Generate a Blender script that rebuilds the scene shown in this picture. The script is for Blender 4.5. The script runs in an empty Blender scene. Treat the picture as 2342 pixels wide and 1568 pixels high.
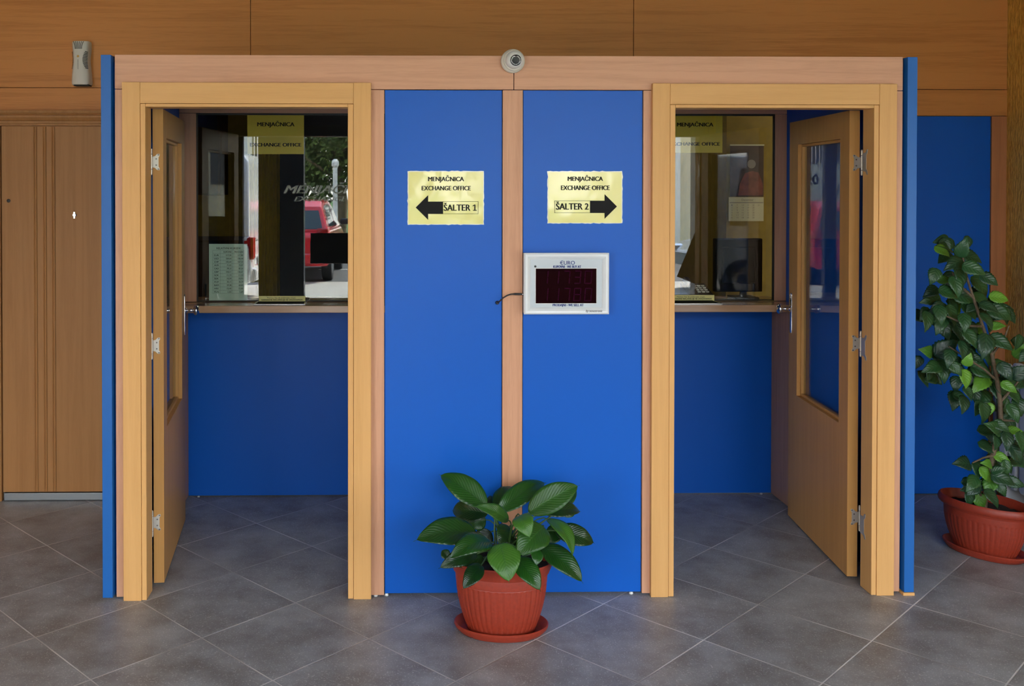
import bpy, bmesh, math, random
from mathutils import Vector, Matrix, noise
R = math.radians
rnd = random.Random(7)
C = bpy.context.scene.collection
sc = bpy.context.scene

# ------------------------------------------------------------------ camera
cam_d = bpy.data.cameras.new('camera'); cam = bpy.data.objects.new('camera', cam_d); C.objects.link(cam)
cam_d.sensor_fit = 'HORIZONTAL'; cam_d.sensor_width = 36; cam_d.lens = 34.345
cam_d.shift_x = 0.10097; cam_d.shift_y = -0.13997; cam_d.clip_start = .05; cam_d.clip_end = 300
_r = Vector((0.99984019, -0.01787193, 0.00042634)); _f = Vector((0.01787594, 0.99975711, -0.01289045)); _u = Vector((-0.00019586, 0.01289601, 0.99991682))
M_ = Matrix((( _r.x, _u.x, -_f.x, -0.491888), (_r.y, _u.y, -_f.y, -3.963808), (_r.z, _u.z, -_f.z, 1.680540), (0, 0, 0, 1)))
cam.matrix_world = M_
sc.camera = cam

# ------------------------------------------------------------------ light
sc.view_settings.view_transform = 'Standard'; sc.view_settings.look = 'None'
sc.view_settings.gamma = 1; sc.view_settings.use_curve_mapping = False
sc.view_settings.exposure = 3.55
sc.cycles.max_bounces = 12; sc.cycles.transparent_max_bounces = 24; sc.cycles.diffuse_bounces = 6; sc.cycles.glossy_bounces = 8
sc.cycles.sample_clamp_indirect = 6
w = bpy.data.worlds.new('sky'); sc.world = w; w.use_nodes = True
nt = w.node_tree; nt.nodes.clear()
_o = nt.nodes.new('ShaderNodeOutputWorld'); _b = nt.nodes.new('ShaderNodeBackground'); _c = nt.nodes.new('ShaderNodeTexCoord')
_s = nt.nodes.new('ShaderNodeSeparateXYZ'); _rp = nt.nodes.new('ShaderNodeValToRGB')
nt.links.new(_c.outputs['Generated'], _s.inputs[0]); nt.links.new(_s.outputs['Z'], _rp.inputs[0])
_rp.color_ramp.elements[0].position = 0.0; _rp.color_ramp.elements[0].color = (1.0, .99, .97, 1)
_rp.color_ramp.elements[1].position = 0.75; _rp.color_ramp.elements[1].color = (.34, .52, .85, 1)
_e = _rp.color_ramp.elements.new(.22); _e.color = (.86, .93, 1.0, 1)
nt.links.new(_rp.outputs[0], _b.inputs[0]); _b.inputs[1].default_value = 1.15
nt.links.new(_b.outputs[0], _o.inputs[0])
sun_d = bpy.data.lights.new('sun', 'SUN'); sun = bpy.data.objects.new('sun', sun_d); C.objects.link(sun)
sun_d.energy = 3.4; sun_d.angle = R(.6); sun_d.color = (1, .95, .86)
sun.rotation_euler = Vector((.50, -.36, .79)).to_track_quat('Z', 'Y').to_euler()
def portal(x0, x1, z0, z1, y):
    d = bpy.data.lights.new('daylight_portal', 'AREA'); o = bpy.data.objects.new('daylight_portal', d); C.objects.link(o)
    d.shape = 'RECTANGLE'; d.size = x1-x0; d.size_y = z1-z0; d.cycles.is_portal = True
    o.location = ((x0+x1)/2, y, (z0+z1)/2); o.rotation_euler = (R(90), 0, 0)     # shines towards +y
portal(-5.6, 8, 0.02, 2.86, -6.02)

# ------------------------------------------------------------------ materials
def mat(name):
    m = bpy.data.materials.new(name); m.use_nodes = True
    b = m.node_tree.nodes['Principled BSDF']
    return m, m.node_tree, b
def setin(b, **k):
    for n, v in k.items():
        b.inputs[n.replace('_', ' ')].default_value = v
def plain(name, col, rough=.5, metal=0., spec=.5, bump=0., bscale=200., var=.0, emit=None, coat=0.):
    m, t, b = mat(name); setin(b, Base_Color=(*col, 1), Roughness=rough, Metallic=metal)
    b.inputs['Specular IOR Level'].default_value = spec
    if coat: b.inputs['Coat Weight'].default_value = coat; b.inputs['Coat Roughness'].default_value = .08
    if bump or var:
        tc = t.nodes.new('ShaderNodeTexCoord'); n = t.nodes.new('ShaderNodeTexNoise'); n.inputs['Scale'].default_value = bscale; n.inputs['Detail'].default_value = 4
        t.links.new(tc.outputs['Object'], n.inputs['Vector'])
        if bump:
            bp = t.nodes.new('ShaderNodeBump'); bp.inputs['Strength'].default_value = bump; bp.inputs['Distance'].default_value = .002
            t.links.new(n.outputs['Fac'], bp.inputs['Height']); t.links.new(bp.outputs[0], b.inputs['Normal'])
        if var:
            r = t.nodes.new('ShaderNodeValToRGB'); t.links.new(n.outputs['Fac'], r.inputs[0])
            r.color_ramp.elements[0].position = .3; r.color_ramp.elements[1].position = .7
            r.color_ramp.elements[0].color = (*[c*(1-var) for c in col], 1); r.color_ramp.elements[1].color = (*[min(1, c*(1+var)) for c in col], 1)
            t.links.new(r.outputs[0], b.inputs['Base Color'])
    if emit: b.inputs['Emission Color'].default_value = (*emit[:3], 1); b.inputs['Emission Strength'].default_value = emit[3]
    return m
def wood(name, light, dark, axis='Z', rough=.35, scale=1., contrast=1., spec=.5, figure=.35):
    m, t, b = mat(name); N = t.nodes.new; L = t.links.new
    tc = N('ShaderNodeTexCoord'); mp = N('ShaderNodeMapping'); L(tc.outputs['Object'], mp.inputs[0])
    k = {'X': 0, 'Y': 1, 'Z': 2}[axis]
    s = [38*scale]*3; s[k] = 1.3*scale; mp.inputs['Scale'].default_value = s
    n1 = N('ShaderNodeTexNoise'); n1.inputs['Scale'].default_value = 1; n1.inputs['Detail'].default_value = 5; n1.inputs['Distortion'].default_value = .8; L(mp.outputs[0], n1.inputs['Vector'])
    mp2 = N('ShaderNodeMapping'); L(tc.outputs['Object'], mp2.inputs[0]); s2 = [420*scale]*3; s2[k] = 14*scale; mp2.inputs['Scale'].default_value = s2
    n2 = N('ShaderNodeTexNoise'); n2.inputs['Scale'].default_value = 1; n2.inputs['Detail'].default_value = 2; L(mp2.outputs[0], n2.inputs['Vector'])
    mp3 = N('ShaderNodeMapping'); L(tc.outputs['Object'], mp3.inputs[0]); s3 = [6*scale]*3; s3[k] = .55*scale; mp3.inputs['Scale'].default_value = s3
    n3 = N('ShaderNodeTexNoise'); n3.inputs['Scale'].default_value = 1.; n3.inputs['Detail'].default_value = 3; n3.inputs['Distortion'].default_value = 1.2; L(mp3.outputs[0], n3.inputs['Vector'])
    a = N('ShaderNodeMath'); a.operation = 'MULTIPLY_ADD'; L(n2.outputs['Fac'], a.inputs[0]); a.inputs[1].default_value = .45; L(n1.outputs['Fac'], a.inputs[2])
    a2 = N('ShaderNodeMath'); a2.operation = 'MULTIPLY_ADD'; L(n3.outputs['Fac'], a2.inputs[0]); a2.inputs[1].default_value = figure; L(a.outputs[0], a2.inputs[2])
    r = N('ShaderNodeValToRGB'); L(a2.outputs[0], r.inputs[0])
    mid = .5+.225+figure*.5
    r.color_ramp.elements[0].position = mid-.28/contrast; r.color_ramp.elements[0].color = (*dark, 1)
    r.color_ramp.elements[1].position = mid+.28/contrast; r.color_ramp.elements[1].color = (*light, 1)
    L(r.outputs[0], b.inputs['Base Color']); setin(b, Roughness=rough); b.inputs['Specular IOR Level'].default_value = spec
    bp = N('ShaderNodeBump'); bp.inputs['Strength'].default_value = .04; bp.inputs['Distance'].default_value = .001; L(n2.outputs['Fac'], bp.inputs['Height']); L(bp.outputs[0], b.inputs['Normal'])
    return m
def glass(name, tint=(.86, .9, .88), ior=1.55, rough=0.0):
    m = bpy.data.materials.new(name); m.use_nodes = True; t = m.node_tree; t.nodes.clear(); N = t.nodes.new; L = t.links.new
    o = N('ShaderNodeOutputMaterial'); mx = N('ShaderNodeMixShader'); fr = N('ShaderNodeFresnel'); fr.inputs['IOR'].default_value = ior
    # a thin pane: the same reflectance from both sides, so the bare normal is used on back faces too
    tr = N('ShaderNodeBsdfTransparent'); tr.inputs[0].default_value = (*tint, 1); gl = N('ShaderNodeBsdfGlossy'); gl.inputs['Roughness'].default_value = rough
    g = N('ShaderNodeNewGeometry'); inv = N('ShaderNodeMath'); inv.operation = 'MULTIPLY_ADD'; inv.inputs[1].default_value = 1/ior-ior; inv.inputs[2].default_value = ior
    L(g.outputs['Backfacing'], inv.inputs[0]); L(inv.outputs[0], fr.inputs['IOR'])
    L(fr.outputs[0], mx.inputs[0]); L(tr.outputs[0], mx.inputs[1]); L(gl.outputs[0], mx.inputs[2]); L(mx.outputs[0], o.inputs[0])
    return m

MT = {}
MT['honey_v'] = wood('honey_beech_vertical', (.71, .395, .145), (.61, .325, .108), 'Z', .42, 1, .6, spec=.22, figure=.25)
MT['honey_h'] = wood('honey_beech_horizontal', (.70, .39, .145), (.60, .32, .108), 'X', .42, 1, .6, spec=.22, figure=.25)
MT['honey_y'] = wood('honey_beech_local_long', (.59, .305, .098), (.50, .25, .074), 'Z', .42, 1, .7, spec=.22, figure=.25)
MT['pink_v'] = wood('pink_beech_vertical', (.63, .335, .20), (.50, .25, .14), 'Z', .4, 1.2, .9, spec=.3)
MT['pink_h'] = wood('pink_beech_horizontal', (.63, .335, .20), (.50, .255, .145), 'X', .4, 1.2, .9, spec=.3)
MT['wall_h'] = wood('wall_beech_horizontal', (.62, .25, .068), (.47, .175, .044), 'X', .4, .9, .8, spec=.2, figure=.5)
MT['wall_v'] = wood('wall_beech_vertical', (.50, .195, .075), (.38, .14, .05), 'Z', .42, 1, .9)
MT['door_v'] = wood('entrance_door_oak', (.45, .215, .078), (.36, .16, .055), 'Z', .44, 1, .6, spec=.2)
MT['blue'] = plain('blue_laminate', (.003, .104, .52), .36, spec=.27, bump=.03, bscale=500)
MT['blue_post'] = plain('blue_laminate_edge', (.010, .12, .42), .4, spec=.35)
MT['glass'] = glass('clear_pane', (.94, .945, .90), 1.68)
MT['door_glass'] = glass('door_pane', (.90, .93, .92), 1.52)
MT['shop_glass'] = glass('shop_pane', (.93, .95, .94), 1.45)
MT['tint_glass'] = glass('tinted_shop_pane', (.06, .08, .06), 1.45)
MT['dark_edge'] = plain('dark_gasket', (.02, .02, .018), .5)
MT['terra'] = plain('terracotta_plastic', (.30, .034, .014), .45, bump=.06, bscale=90, var=.12)
MT['soil'] = plain('potting_soil', (.02, .014, .01), .95, bump=1., bscale=120, var=.5)
MT['chrome'] = plain('polished_chrome', (.82, .82, .84), .09, 1.)
MT['hinge'] = plain('nickel_hinge', (.66, .62, .56), .42, .7)
MT['screw'] = plain('dull_screw', (.25, .24, .23), .4, 1.)
MT['white'] = plain('white_plastic', (.74, .74, .70), .35)
MT['cream'] = plain('cream_plastic', (.62, .58, .50), .35)
MT['black'] = plain('black_plastic', (.012, .012, .013), .4)
MT['slot'] = plain('dark_slot', (.03, .028, .025), .8)
MT['alu'] = plain('silver_frame', (.74, .78, .80), .32, .0)
MT['face'] = plain('grey_face_plate', (.50, .56, .60), .4)
MT['screen'] = plain('dark_red_display', (.012, .002, .003), .06, spec=.5)
MT['digit'] = plain('unlit_segments', (.030, .003, .015), .06)
MT['ink_blue'] = plain('blue_print', (.008, .022, .16), .6, spec=.2)
MT['ink'] = plain('black_print', (.006, .006, .006), .6, spec=.2)
MT['paper_y'] = plain('laminated_yellow_paper', (.74, .68, .20), .22, spec=.6, coat=.6)
MT['paper_strip'] = plain('bright_yellow_strip', (.90, .82, .30), .4)
MT['paper_edge'] = plain('laminate_film_edge', (.78, .78, .62), .2, spec=.6, coat=.4)
MT['paper_yi'] = plain('yellow_paper_behind_glass', (.88, .68, .075), .4)
MT['paper_aqua'] = plain('pale_aqua_paper', (.60, .82, .78), .5)
MT['metal_grey'] = plain('brushed_threshold', (.30, .32, .33), .35, .8, bump=.1, bscale=300)
MT['steel'] = plain('tray_steel', (.6, .6, .6), .25, 1.)
MT['radiator'] = plain('radiator_enamel', (.55, .55, .57), .35)
MT['ceiling'] = plain('ceiling_paint', (.40, .35, .29), .9)
MT['dark_frame'] = plain('dark_shopfront_metal', (.018, .021, .028), .4, spec=.4)
MT['grey_pillar'] = plain('grey_shopfront_pillar', (.10, .10, .095), .5)
MT['leaf'] = None

def leafmat(name, c1, c2, cv, nv, rough=.32):
    """veined leaf: UV x across (0..1), y along"""
    m, t, b = mat(name); N = t.nodes.new; L = t.links.new
    uv = N('ShaderNodeUVMap'); sp = N('ShaderNodeSeparateXYZ'); L(uv.outputs[0], sp.inputs[0])
    ab = N('ShaderNodeMath'); ab.operation = 'SUBTRACT'; L(sp.outputs[0], ab.inputs[0]); ab.inputs[1].default_value = .5
    ab2 = N('ShaderNodeMath'); ab2.operation = 'ABSOLUTE'; L(ab.outputs[0], ab2.inputs[0])
    ph = N('ShaderNodeMath'); ph.operation = 'MULTIPLY_ADD'; L(ab2.outputs[0], ph.inputs[0]); ph.inputs[1].default_value = -.7; L(sp.outputs[1], ph.inputs[2])
    sc_ = N('ShaderNodeMath'); sc_.operation = 'MULTIPLY'; L(ph.outputs[0], sc_.inputs[0]); sc_.inputs[1].default_value = nv*6.2832
    sn = N('ShaderNodeMath'); sn.operation = 'SINE'; L(sc_.outputs[0], sn.inputs[0])
    mr = N('ShaderNodeMapRange'); L(ab2.outputs[0], mr.inputs[0]); mr.inputs[1].default_value = 0; mr.inputs[2].default_value = .035; mr.inputs[3].default_value = 1; mr.inputs[4].default_value = 0
    oi = N('ShaderNodeObjectInfo'); tc = N('ShaderNodeTexCoord'); n = N('ShaderNodeTexNoise'); n.inputs['Scale'].default_value = 18; L(tc.outputs['Object'], n.inputs['Vector'])
    f = N('ShaderNodeMath'); f.operation = 'MULTIPLY_ADD'; L(n.outputs['Fac'], f.inputs[0]); f.inputs[1].default_value = .6; L(oi.outputs['Random'], f.inputs[2])
    r = N('ShaderNodeValToRGB'); L(f.outputs[0], r.inputs[0]); r.color_ramp.elements[0].position = .3; r.color_ramp.elements[1].position = 1.25; r.color_ramp.elements[1].position = 1
    r.color_ramp.elements[0].color = (*c1, 1); r.color_ramp.elements[1].color = (*c2, 1)
    mx = N('ShaderNodeMix'); mx.data_type = 'RGBA'; L(mr.outputs[0], mx.inputs[0]); L(r.outputs[0], mx.inputs[6]); mx.inputs[7].default_value = (*cv, 1)
    L(mx.outputs[2], b.inputs['Base Color']); setin(b, Roughness=rough)
    ad = N('ShaderNodeMath'); ad.operation = 'MULTIPLY_ADD'; L(mr.outputs[0], ad.inputs[0]); ad.inputs[1].default_value = -1.5; L(sn.outputs[0], ad.inputs[2])
    bp = N('ShaderNodeBump'); bp.inputs['Strength'].default_value = .16; bp.inputs['Distance'].default_value = .002; L(ad.outputs[0], bp.inputs['Height']); L(bp.outputs[0], b.inputs['Normal'])
    return m
MT['lily'] = leafmat('lily_leaf', (.004, .024, .005), (.012, .068, .006), (.011, .052, .010), 13, .30)
MT['lily_light'] = leafmat('young_lily_leaf', (.016, .075, .006), (.04, .135, .010), (.035, .12, .018), 13, .42)
MT['hib'] = leafmat('hibiscus_leaf', (.010, .042, .020), (.022, .085, .022), (.028, .095, .035), 6, .38)
MT['hib_light'] = leafmat('young_hibiscus_leaf', (.06, .19, .02), (.13, .32, .03), (.12, .3, .05), 6, .4)
MT['stalk'] = plain('green_stalk', (.04, .10, .02), .45)
MT['bark'] = plain('hibiscus_bark', (.14, .10, .06), .8, bump=.6, bscale=80, var=.3)

def tilemat():
    m, t, b = mat('grey_stone_tiles'); N = t.nodes.new; L = t.links.new
    tc = N('ShaderNodeTexCoord'); sb = N('ShaderNodeVectorMath'); sb.operation = 'SUBTRACT'; L(tc.outputs['Object'], sb.inputs[0]); sb.inputs[1].default_value = (-1.500818, -.011964, 0)
    vr = N('ShaderNodeVectorRotate'); vr.rotation_type = 'Z_AXIS'; L(sb.outputs[0], vr.inputs['Vector']); vr.inputs['Angle'].default_value = -R(45-1.4894)
    sc_ = N('ShaderNodeVectorMath'); sc_.operation = 'SCALE'; L(vr.outputs[0], sc_.inputs[0]); sc_.inputs['Scale'].default_value = 1/.44
    fr = N('ShaderNodeVectorMath'); fr.operation = 'FRACTION'; L(sc_.outputs[0], fr.inputs[0])
    fl = N('ShaderNodeVectorMath'); fl.operation = 'FLOOR'; L(sc_.outputs[0], fl.inputs[0])
    h = N('ShaderNodeVectorMath'); h.operation = 'SUBTRACT'; L(fr.outputs[0], h.inputs[0]); h.inputs[1].default_value = (.5, .5, .5)
    a = N('ShaderNodeVectorMath'); a.operation = 'ABSOLUTE'; L(h.outputs[0], a.inputs[0])
    s = N('ShaderNodeSeparateXYZ'); L(a.outputs[0], s.inputs[0]); mx = N('ShaderNodeMath'); mx.operation = 'MAXIMUM'; L(s.outputs[0], mx.inputs[0]); L(s.outputs[1], mx.inputs[1])
    g = N('ShaderNodeMapRange'); L(mx.outputs[0], g.inputs[0]); g.inputs[1].default_value = .4925; g.inputs[2].default_value = .4955
    # stone: cloudy patches + light speckles, different per tile
    wn = N('ShaderNodeTexWhiteNoise'); wn.noise_dimensions = '2D'; L(fl.outputs[0], wn.inputs['Vector'])
    off = N('ShaderNodeVectorMath'); off.operation = 'MULTIPLY_ADD'; L(wn.outputs['Color'], off.inputs[0]); off.inputs[1].default_value = (7, 7, 7); L(tc.outputs['Object'], off.inputs[2])
    n1 = N('ShaderNodeTexNoise'); n1.inputs['Scale'].default_value = 5.5; n1.inputs['Detail'].default_value = 6; n1.inputs['Roughness'].default_value = .6; L(off.outputs[0], n1.inputs['Vector'])
    r1 = N('ShaderNodeValToRGB'); L(n1.outputs['Fac'], r1.inputs[0]); r1.color_ramp.elements[0].position = .32; r1.color_ramp.elements[1].position = .7
    r1.color_ramp.elements[0].color = (.20, .188, .18, 1); r1.color_ramp.elements[1].color = (.37, .385, .395, 1)
    n2 = N('ShaderNodeTexNoise'); n2.inputs['Scale'].default_value = 170; n2.inputs['Detail'].default_value = 2; L(off.outputs[0], n2.inputs['Vector'])
    r2 = N('ShaderNodeValToRGB'); L(n2.outputs['Fac'], r2.inputs[0]); r2.color_ramp.elements[0].position = .58; r2.color_ramp.elements[1].position = .74; r2.color_ramp.elements[0].color = (0, 0, 0, 1)
    m1 = N('ShaderNodeMix'); m1.data_type = 'RGBA'; m1.blend_type = 'ADD'; m1.inputs[0].default_value = .26; L(r1.outputs[0], m1.inputs[6]); L(r2.outputs[0], m1.inputs[7])
    m2 = N('ShaderNodeMix'); m2.data_type = 'RGBA'; L(g.outputs[0], m2.inputs[0]); L(m1.outputs[2], m2.inputs[6])
    n3 = N('ShaderNodeTexNoise'); n3.inputs['Scale'].default_value = 2.2; L(tc.outputs['Object'], n3.inputs['Vector'])
    r3 = N('ShaderNodeValToRGB'); L(n3.outputs['Fac'], r3.inputs[0]); r3.color_ramp.elements[0].position = .4; r3.color_ramp.elements[1].position = .6
    r3.color_ramp.elements[0].color = (.36, .345, .33, 1); r3.color_ramp.elements[1].color = (.70, .69, .67, 1)
    L(r3.outputs[0], m2.inputs[7]); L(m2.outputs[2], b.inputs['Base Color'])
    inv = N('ShaderNodeMath'); inv.operation = 'SUBTRACT'; inv.inputs[0].default_value = 1; L(g.outputs[0], inv.inputs[1])
    ad = N('ShaderNodeMath'); ad.operation = 'MULTIPLY_ADD'; L(n2.outputs['Fac'], ad.inputs[0]); ad.inputs[1].default_value = .12; L(inv.outputs[0], ad.inputs[2])
    bp = N('ShaderNodeBump'); bp.inputs['Strength'].default_value = .5; bp.inputs['Distance'].default_value = .002; L(ad.outputs[0], bp.inputs['Height']); L(bp.outputs[0], b.inputs['Normal'])
    setin(b, Roughness=.42)
    return m
MT['tile'] = tilemat()
def plaster(name, c1, c2, scale=26):
    m, t, b = mat(name); N = t.nodes.new; L = t.links.new
    tc = N('ShaderNodeTexCoord'); mp = N('ShaderNodeMapping'); mp.inputs['Scale'].default_value = (1, 1, .28); L(tc.outputs['Object'], mp.inputs[0])
    n = N('ShaderNodeTexNoise'); n.inputs['Scale'].default_value = scale*3.2; n.inputs['Detail'].default_value = 5; n.inputs['Distortion'].default_value = .4; L(mp.outputs[0], n.inputs['Vector'])
    r = N('ShaderNodeValToRGB'); L(n.outputs['Fac'], r.inputs[0]); r.color_ramp.elements[0].position = .35; r.color_ramp.elements[1].position = .65
    r.color_ramp.elements[0].color = (*c1, 1); r.color_ramp.elements[1].color = (*c2, 1); L(r.outputs[0], b.inputs['Base Color'])
    bp = N('ShaderNodeBump'); bp.inputs['Strength'].default_value = .9; bp.inputs['Distance'].default_value = .008; L(n.outputs['Fac'], bp.inputs['Height']); L(bp.outputs[0], b.inputs['Normal']); setin(b, Roughness=.34)
    return m
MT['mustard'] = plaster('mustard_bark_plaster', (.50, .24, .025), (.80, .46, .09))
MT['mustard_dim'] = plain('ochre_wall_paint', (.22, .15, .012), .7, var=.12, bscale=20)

# ------------------------------------------------------------------ mesh helpers
WM = {}
class MB:
    def __init__(s): s.v = []; s.f = []; s.uv = {}
    def add(s, vs, fs):
        o = len(s.v); s.v += [tuple(v) for v in vs]; s.f += [tuple(i+o for i in f) for f in fs]; return s
    def box(s, x0, x1, y0, y1, z0, z1):
        x0, x1 = min(x0, x1), max(x0, x1); y0, y1 = min(y0, y1), max(y0, y1); z0, z1 = min(z0, z1), max(z0, z1)
        return s.add([(x0, y0, z0), (x1, y0, z0), (x1, y1, z0), (x0, y1, z0), (x0, y0, z1), (x1, y0, z1), (x1, y1, z1), (x0, y1, z1)],
                     [(0, 3, 2, 1), (4, 5, 6, 7), (0, 1, 5, 4), (1, 2, 6, 5), (2, 3, 7, 6), (3, 0, 4, 7)])
    def prism(s, pts, axis, a, b):
        """polygon (2-D, ccw) extruded along axis from a to b; 2-D axes are the other two in xyz order"""
        n = len(pts)
        def P(p, h): return {'X': (h, p[0], p[1]), 'Y': (p[0], h, p[1]), 'Z': (p[0], p[1], h)}[axis]
        return s.add([P(p, a) for p in pts]+[P(p, b) for p in pts],
                     [tuple(range(n))[::-1], tuple(range(n, 2*n))]+[(i, (i+1) % n, n+(i+1) % n, n+i) for i in range(n)])
    def lathe(s, prof, seg=48, c=(0, 0, 0), axis='Z', rib=None):
        """profile [(r,h)...]; closed at ends where r==0"""
        vs = []; fs = []
        for k, (r, h) in enumerate(prof):
            for i in range(seg):
                t = 2*math.pi*i/seg; rr = r*(rib(t, k) if rib else 1)
                p = (rr*math.cos(t), rr*math.sin(t), h)
                if axis == 'Y': p = (p[0], p[2], p[1])
                if axis == 'X': p = (p[2], p[0], p[1])
                vs.append((p[0]+c[0], p[1]+c[1], p[2]+c[2]))
        for k in range(len(prof)-1):
            for i in range(seg):
                j = (i+1) % seg; fs.append((k*seg+i, k*seg+j, (k+1)*seg+j, (k+1)*seg+i))
        fs.append(tuple(range(seg))[::-1]); fs.append(tuple((len(prof)-1)*seg+i for i in range(seg)))
        return s.add(vs, fs)
    def tube(s, pts, rad, seg=10):
        pts = [Vector(p) for p in pts]; n = len(pts); vs = []; fs = []
        rad = rad if isinstance(rad, (list, tuple)) else [rad]*n
        prev = None
        for i, p in enumerate(pts):
            d = (pts[min(i+1, n-1)]-pts[max(i-1, 0)]).normalized()
            a = prev if prev is not None else (Vector((0, 0, 1)) if abs(d.z) < .9 else Vector((1, 0, 0)))
            a = (a-d*a.dot(d)).normalized(); prev = a; b = d.cross(a)
            for k in range(seg):
                t = 2*math.pi*k/seg; vs.append(p+(a*math.cos(t)+b*math.sin(t))*rad[i])
        for i in range(n-1):
            for k in range(seg):
                j = (k+1) % seg; fs.append((i*seg+k, i*seg+j, (i+1)*seg+j, (i+1)*seg+k))
        fs.append(tuple(range(seg))[::-1]); fs.append(tuple((n-1)*seg+k for k in range(seg)))
        return s.add(vs, fs)
    def xform(s, m): s.v = [tuple(m @ Vector(v)) for v in s.v]; return s
    def build(s, name, m, parent=None, smooth=False, bevel=0., local=False, segs=2):
        me = bpy.data.meshes.new(name); vs = s.v
        if parent is not None and not local:
            inv = WM[parent.name].inverted(); vs = [tuple(inv @ Vector(v)) for v in vs]
        me.from_pydata(vs, [], s.f)
        bm = bmesh.new(); bm.from_mesh(me); bmesh.ops.recalc_face_normals(bm, faces=bm.faces); bm.to_mesh(me); bm.free()
        if isinstance(m, str): m = MT[m]
        me.materials.append(m)
        o = bpy.data.objects.new(name, me); C.objects.link(o)
        if parent is not None: o.parent = parent; WM[o.name] = WM[parent.name]
        else: WM[o.name] = Matrix.Identity(4)
        if smooth:
            for p in me.polygons: p.use_smooth = True
            try: me.set_sharp_from_angle(angle=R(38))
            except Exception: pass
        if bevel:
            b = o.modifiers.new('bevel', 'BEVEL'); b.width = bevel; b.segments = segs; b.limit_method = 'ANGLE'; b.angle_limit = R(50); b.harden_normals = False
        return o
def box(name, m, parent, x0, x1, y0, y1, z0, z1, bevel=.0015):
    return MB().box(x0, x1, y0, y1, z0, z1).build(name, m, parent, bevel=bevel)
def tag(o, label, cat, group=None, kind=None):
    o['label'] = label; o['category'] = cat
    if group: o['group'] = group
    if kind: o['kind'] = kind
    return o
def thing(name, label, cat, loc=(0, 0, 0), rz=0., group=None, kind=None):
    o = bpy.data.objects.new(name, None); C.objects.link(o); o.empty_display_size = .1
    o.location = loc; o.rotation_euler = (0, 0, rz)
    WM[o.name] = Matrix.Translation(loc) @ Matrix.Rotation(rz, 4, 'Z')
    return tag(o, label, cat, group, kind)
def struct(o): o['kind'] = 'structure'; return o

def text_mesh(s, bold=0.0, shear=0.):
    cu = bpy.data.curves.new('t', 'FONT'); cu.body = s; cu.size = 1; cu.offset = bold; cu.extrude = .0; cu.resolution_u = 3; cu.shear = shear
    cu.align_x = 'LEFT'
    o = bpy.data.objects.new('t', cu); C.objects.link(o)
    dg = bpy.context.evaluated_depsgraph_get(); dg.update()
    me = bpy.data.meshes.new_from_object(o.evaluated_get(dg))
    vs = [tuple(v.co) for v in me.vertices]; fs = [tuple(p.vertices) for p in me.polygons]
    bpy.data.objects.remove(o); bpy.data.curves.remove(cu); bpy.data.meshes.remove(me)
    return vs, fs
CAP = max(v[1] for v in text_mesh('H')[0])
def text(mb, s, x0, x1, z0, z1, y, bold=.03, shear=0., keep=True, th=.0004):
    """lettering fitted to the rectangle x0..x1, z0..z1 on the plane y, facing -y; given a small thickness"""
    vs, fs = text_mesh(s, 0, shear)
    if not vs: return
    ax, bx = min(v[0] for v in vs), max(v[0] for v in vs); ay, by = min(v[1] for v in vs), max(v[1] for v in vs)
    cap = CAP if any(c.isupper() or c.isdigit() for c in s) else by
    sx = (x1-x0)/max(1e-6, bx-ax); sz = (z1-z0)/cap
    P = [(x0+(v[0]-ax)*sx, y, z0+v[1]*sz) for v in vs]
    for k in ((-1, 0, 1) if bold > .004 else (0,)):
        dx = k*bold*1.1*sx; mb.add([(p[0]+dx*(.0 if abs(k) < 0 else 1), p[1]-.00002*k, p[2]) for p in P], fs)

# ------------------------------------------------------------------ setting
floor = struct(MB().box(-5.6, 8.0, -6.0, 4.6, -.05, 0).build('floor', 'tile'))
ceiling = struct(MB().box(-5.7, 8.0, -6.2, 4.7, 2.9, 3.0).build('ceiling', 'ceiling'))
struct(MB().box(-5.7, -5.6, -6.2, 1.32, 0, 2.9).build('wall_left', 'mustard'))
struct(MB().box(2.86, 3.06, -1.2, 1.32, 0, 2.9).build('wall_right', 'mustard'))
# timber wall the booth stands against; the parts are its boards
YB = 1.30
wb = bpy.data.objects.new('wall_back', None); C.objects.link(wb); WM['wall_back'] = Matrix.Identity(4); struct(wb)
xs = [-5.6, -3.31, -1.246, .817, 2.86]
for a, b in zip(xs, xs[1:]):
    box('wall_board', 'wall_h', wb, a+.0015, b-.0015, YB, YB+.03, 2.212, 2.9, .001)
box('rail_board', 'wall_h', wb, -5.6, -1.665, YB, YB+.03, 1.99, 2.209, .001)
box('rail_board', 'wall_h', wb, 1.667, 2.86, YB, YB+.03, 2.069, 2.209, .001)
box('lower_board', 'wall_v', wb, -5.6, -2.68, YB, YB+.03, 0, 1.99, .001)
box('blue_panel', 'blue', wb, 1.667, 2.774, YB+.006, YB+.03, .006, 2.066, .001)
box('corner_strip', 'wall_v', wb, 2.777, 2.86, YB, YB+.03, .0, 2.066, .001)
box('rear_board', 'wall_h', wb, -1.665, 1.667, YB+.0, YB+.03, 2.09, 2.209, .001)

struct(MB().box(-5.6, -1.667, YB+.031, YB+.12, 0, 2.9).build('wall_1', 'ceiling')); struct(MB().box(1.667, 8.0, YB+.031, YB+.12, 0, 2.9).build('wall_2', 'ceiling'))
struct(MB().box(-1.666, 1.666, YB+.031, YB+.12, 2.15, 2.9).build('wall_3', 'ceiling')); struct(MB().box(8.0, 8.1, -6.2, 1.42, 0, 2.9).build('wall_4', 'mustard'))
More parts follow.
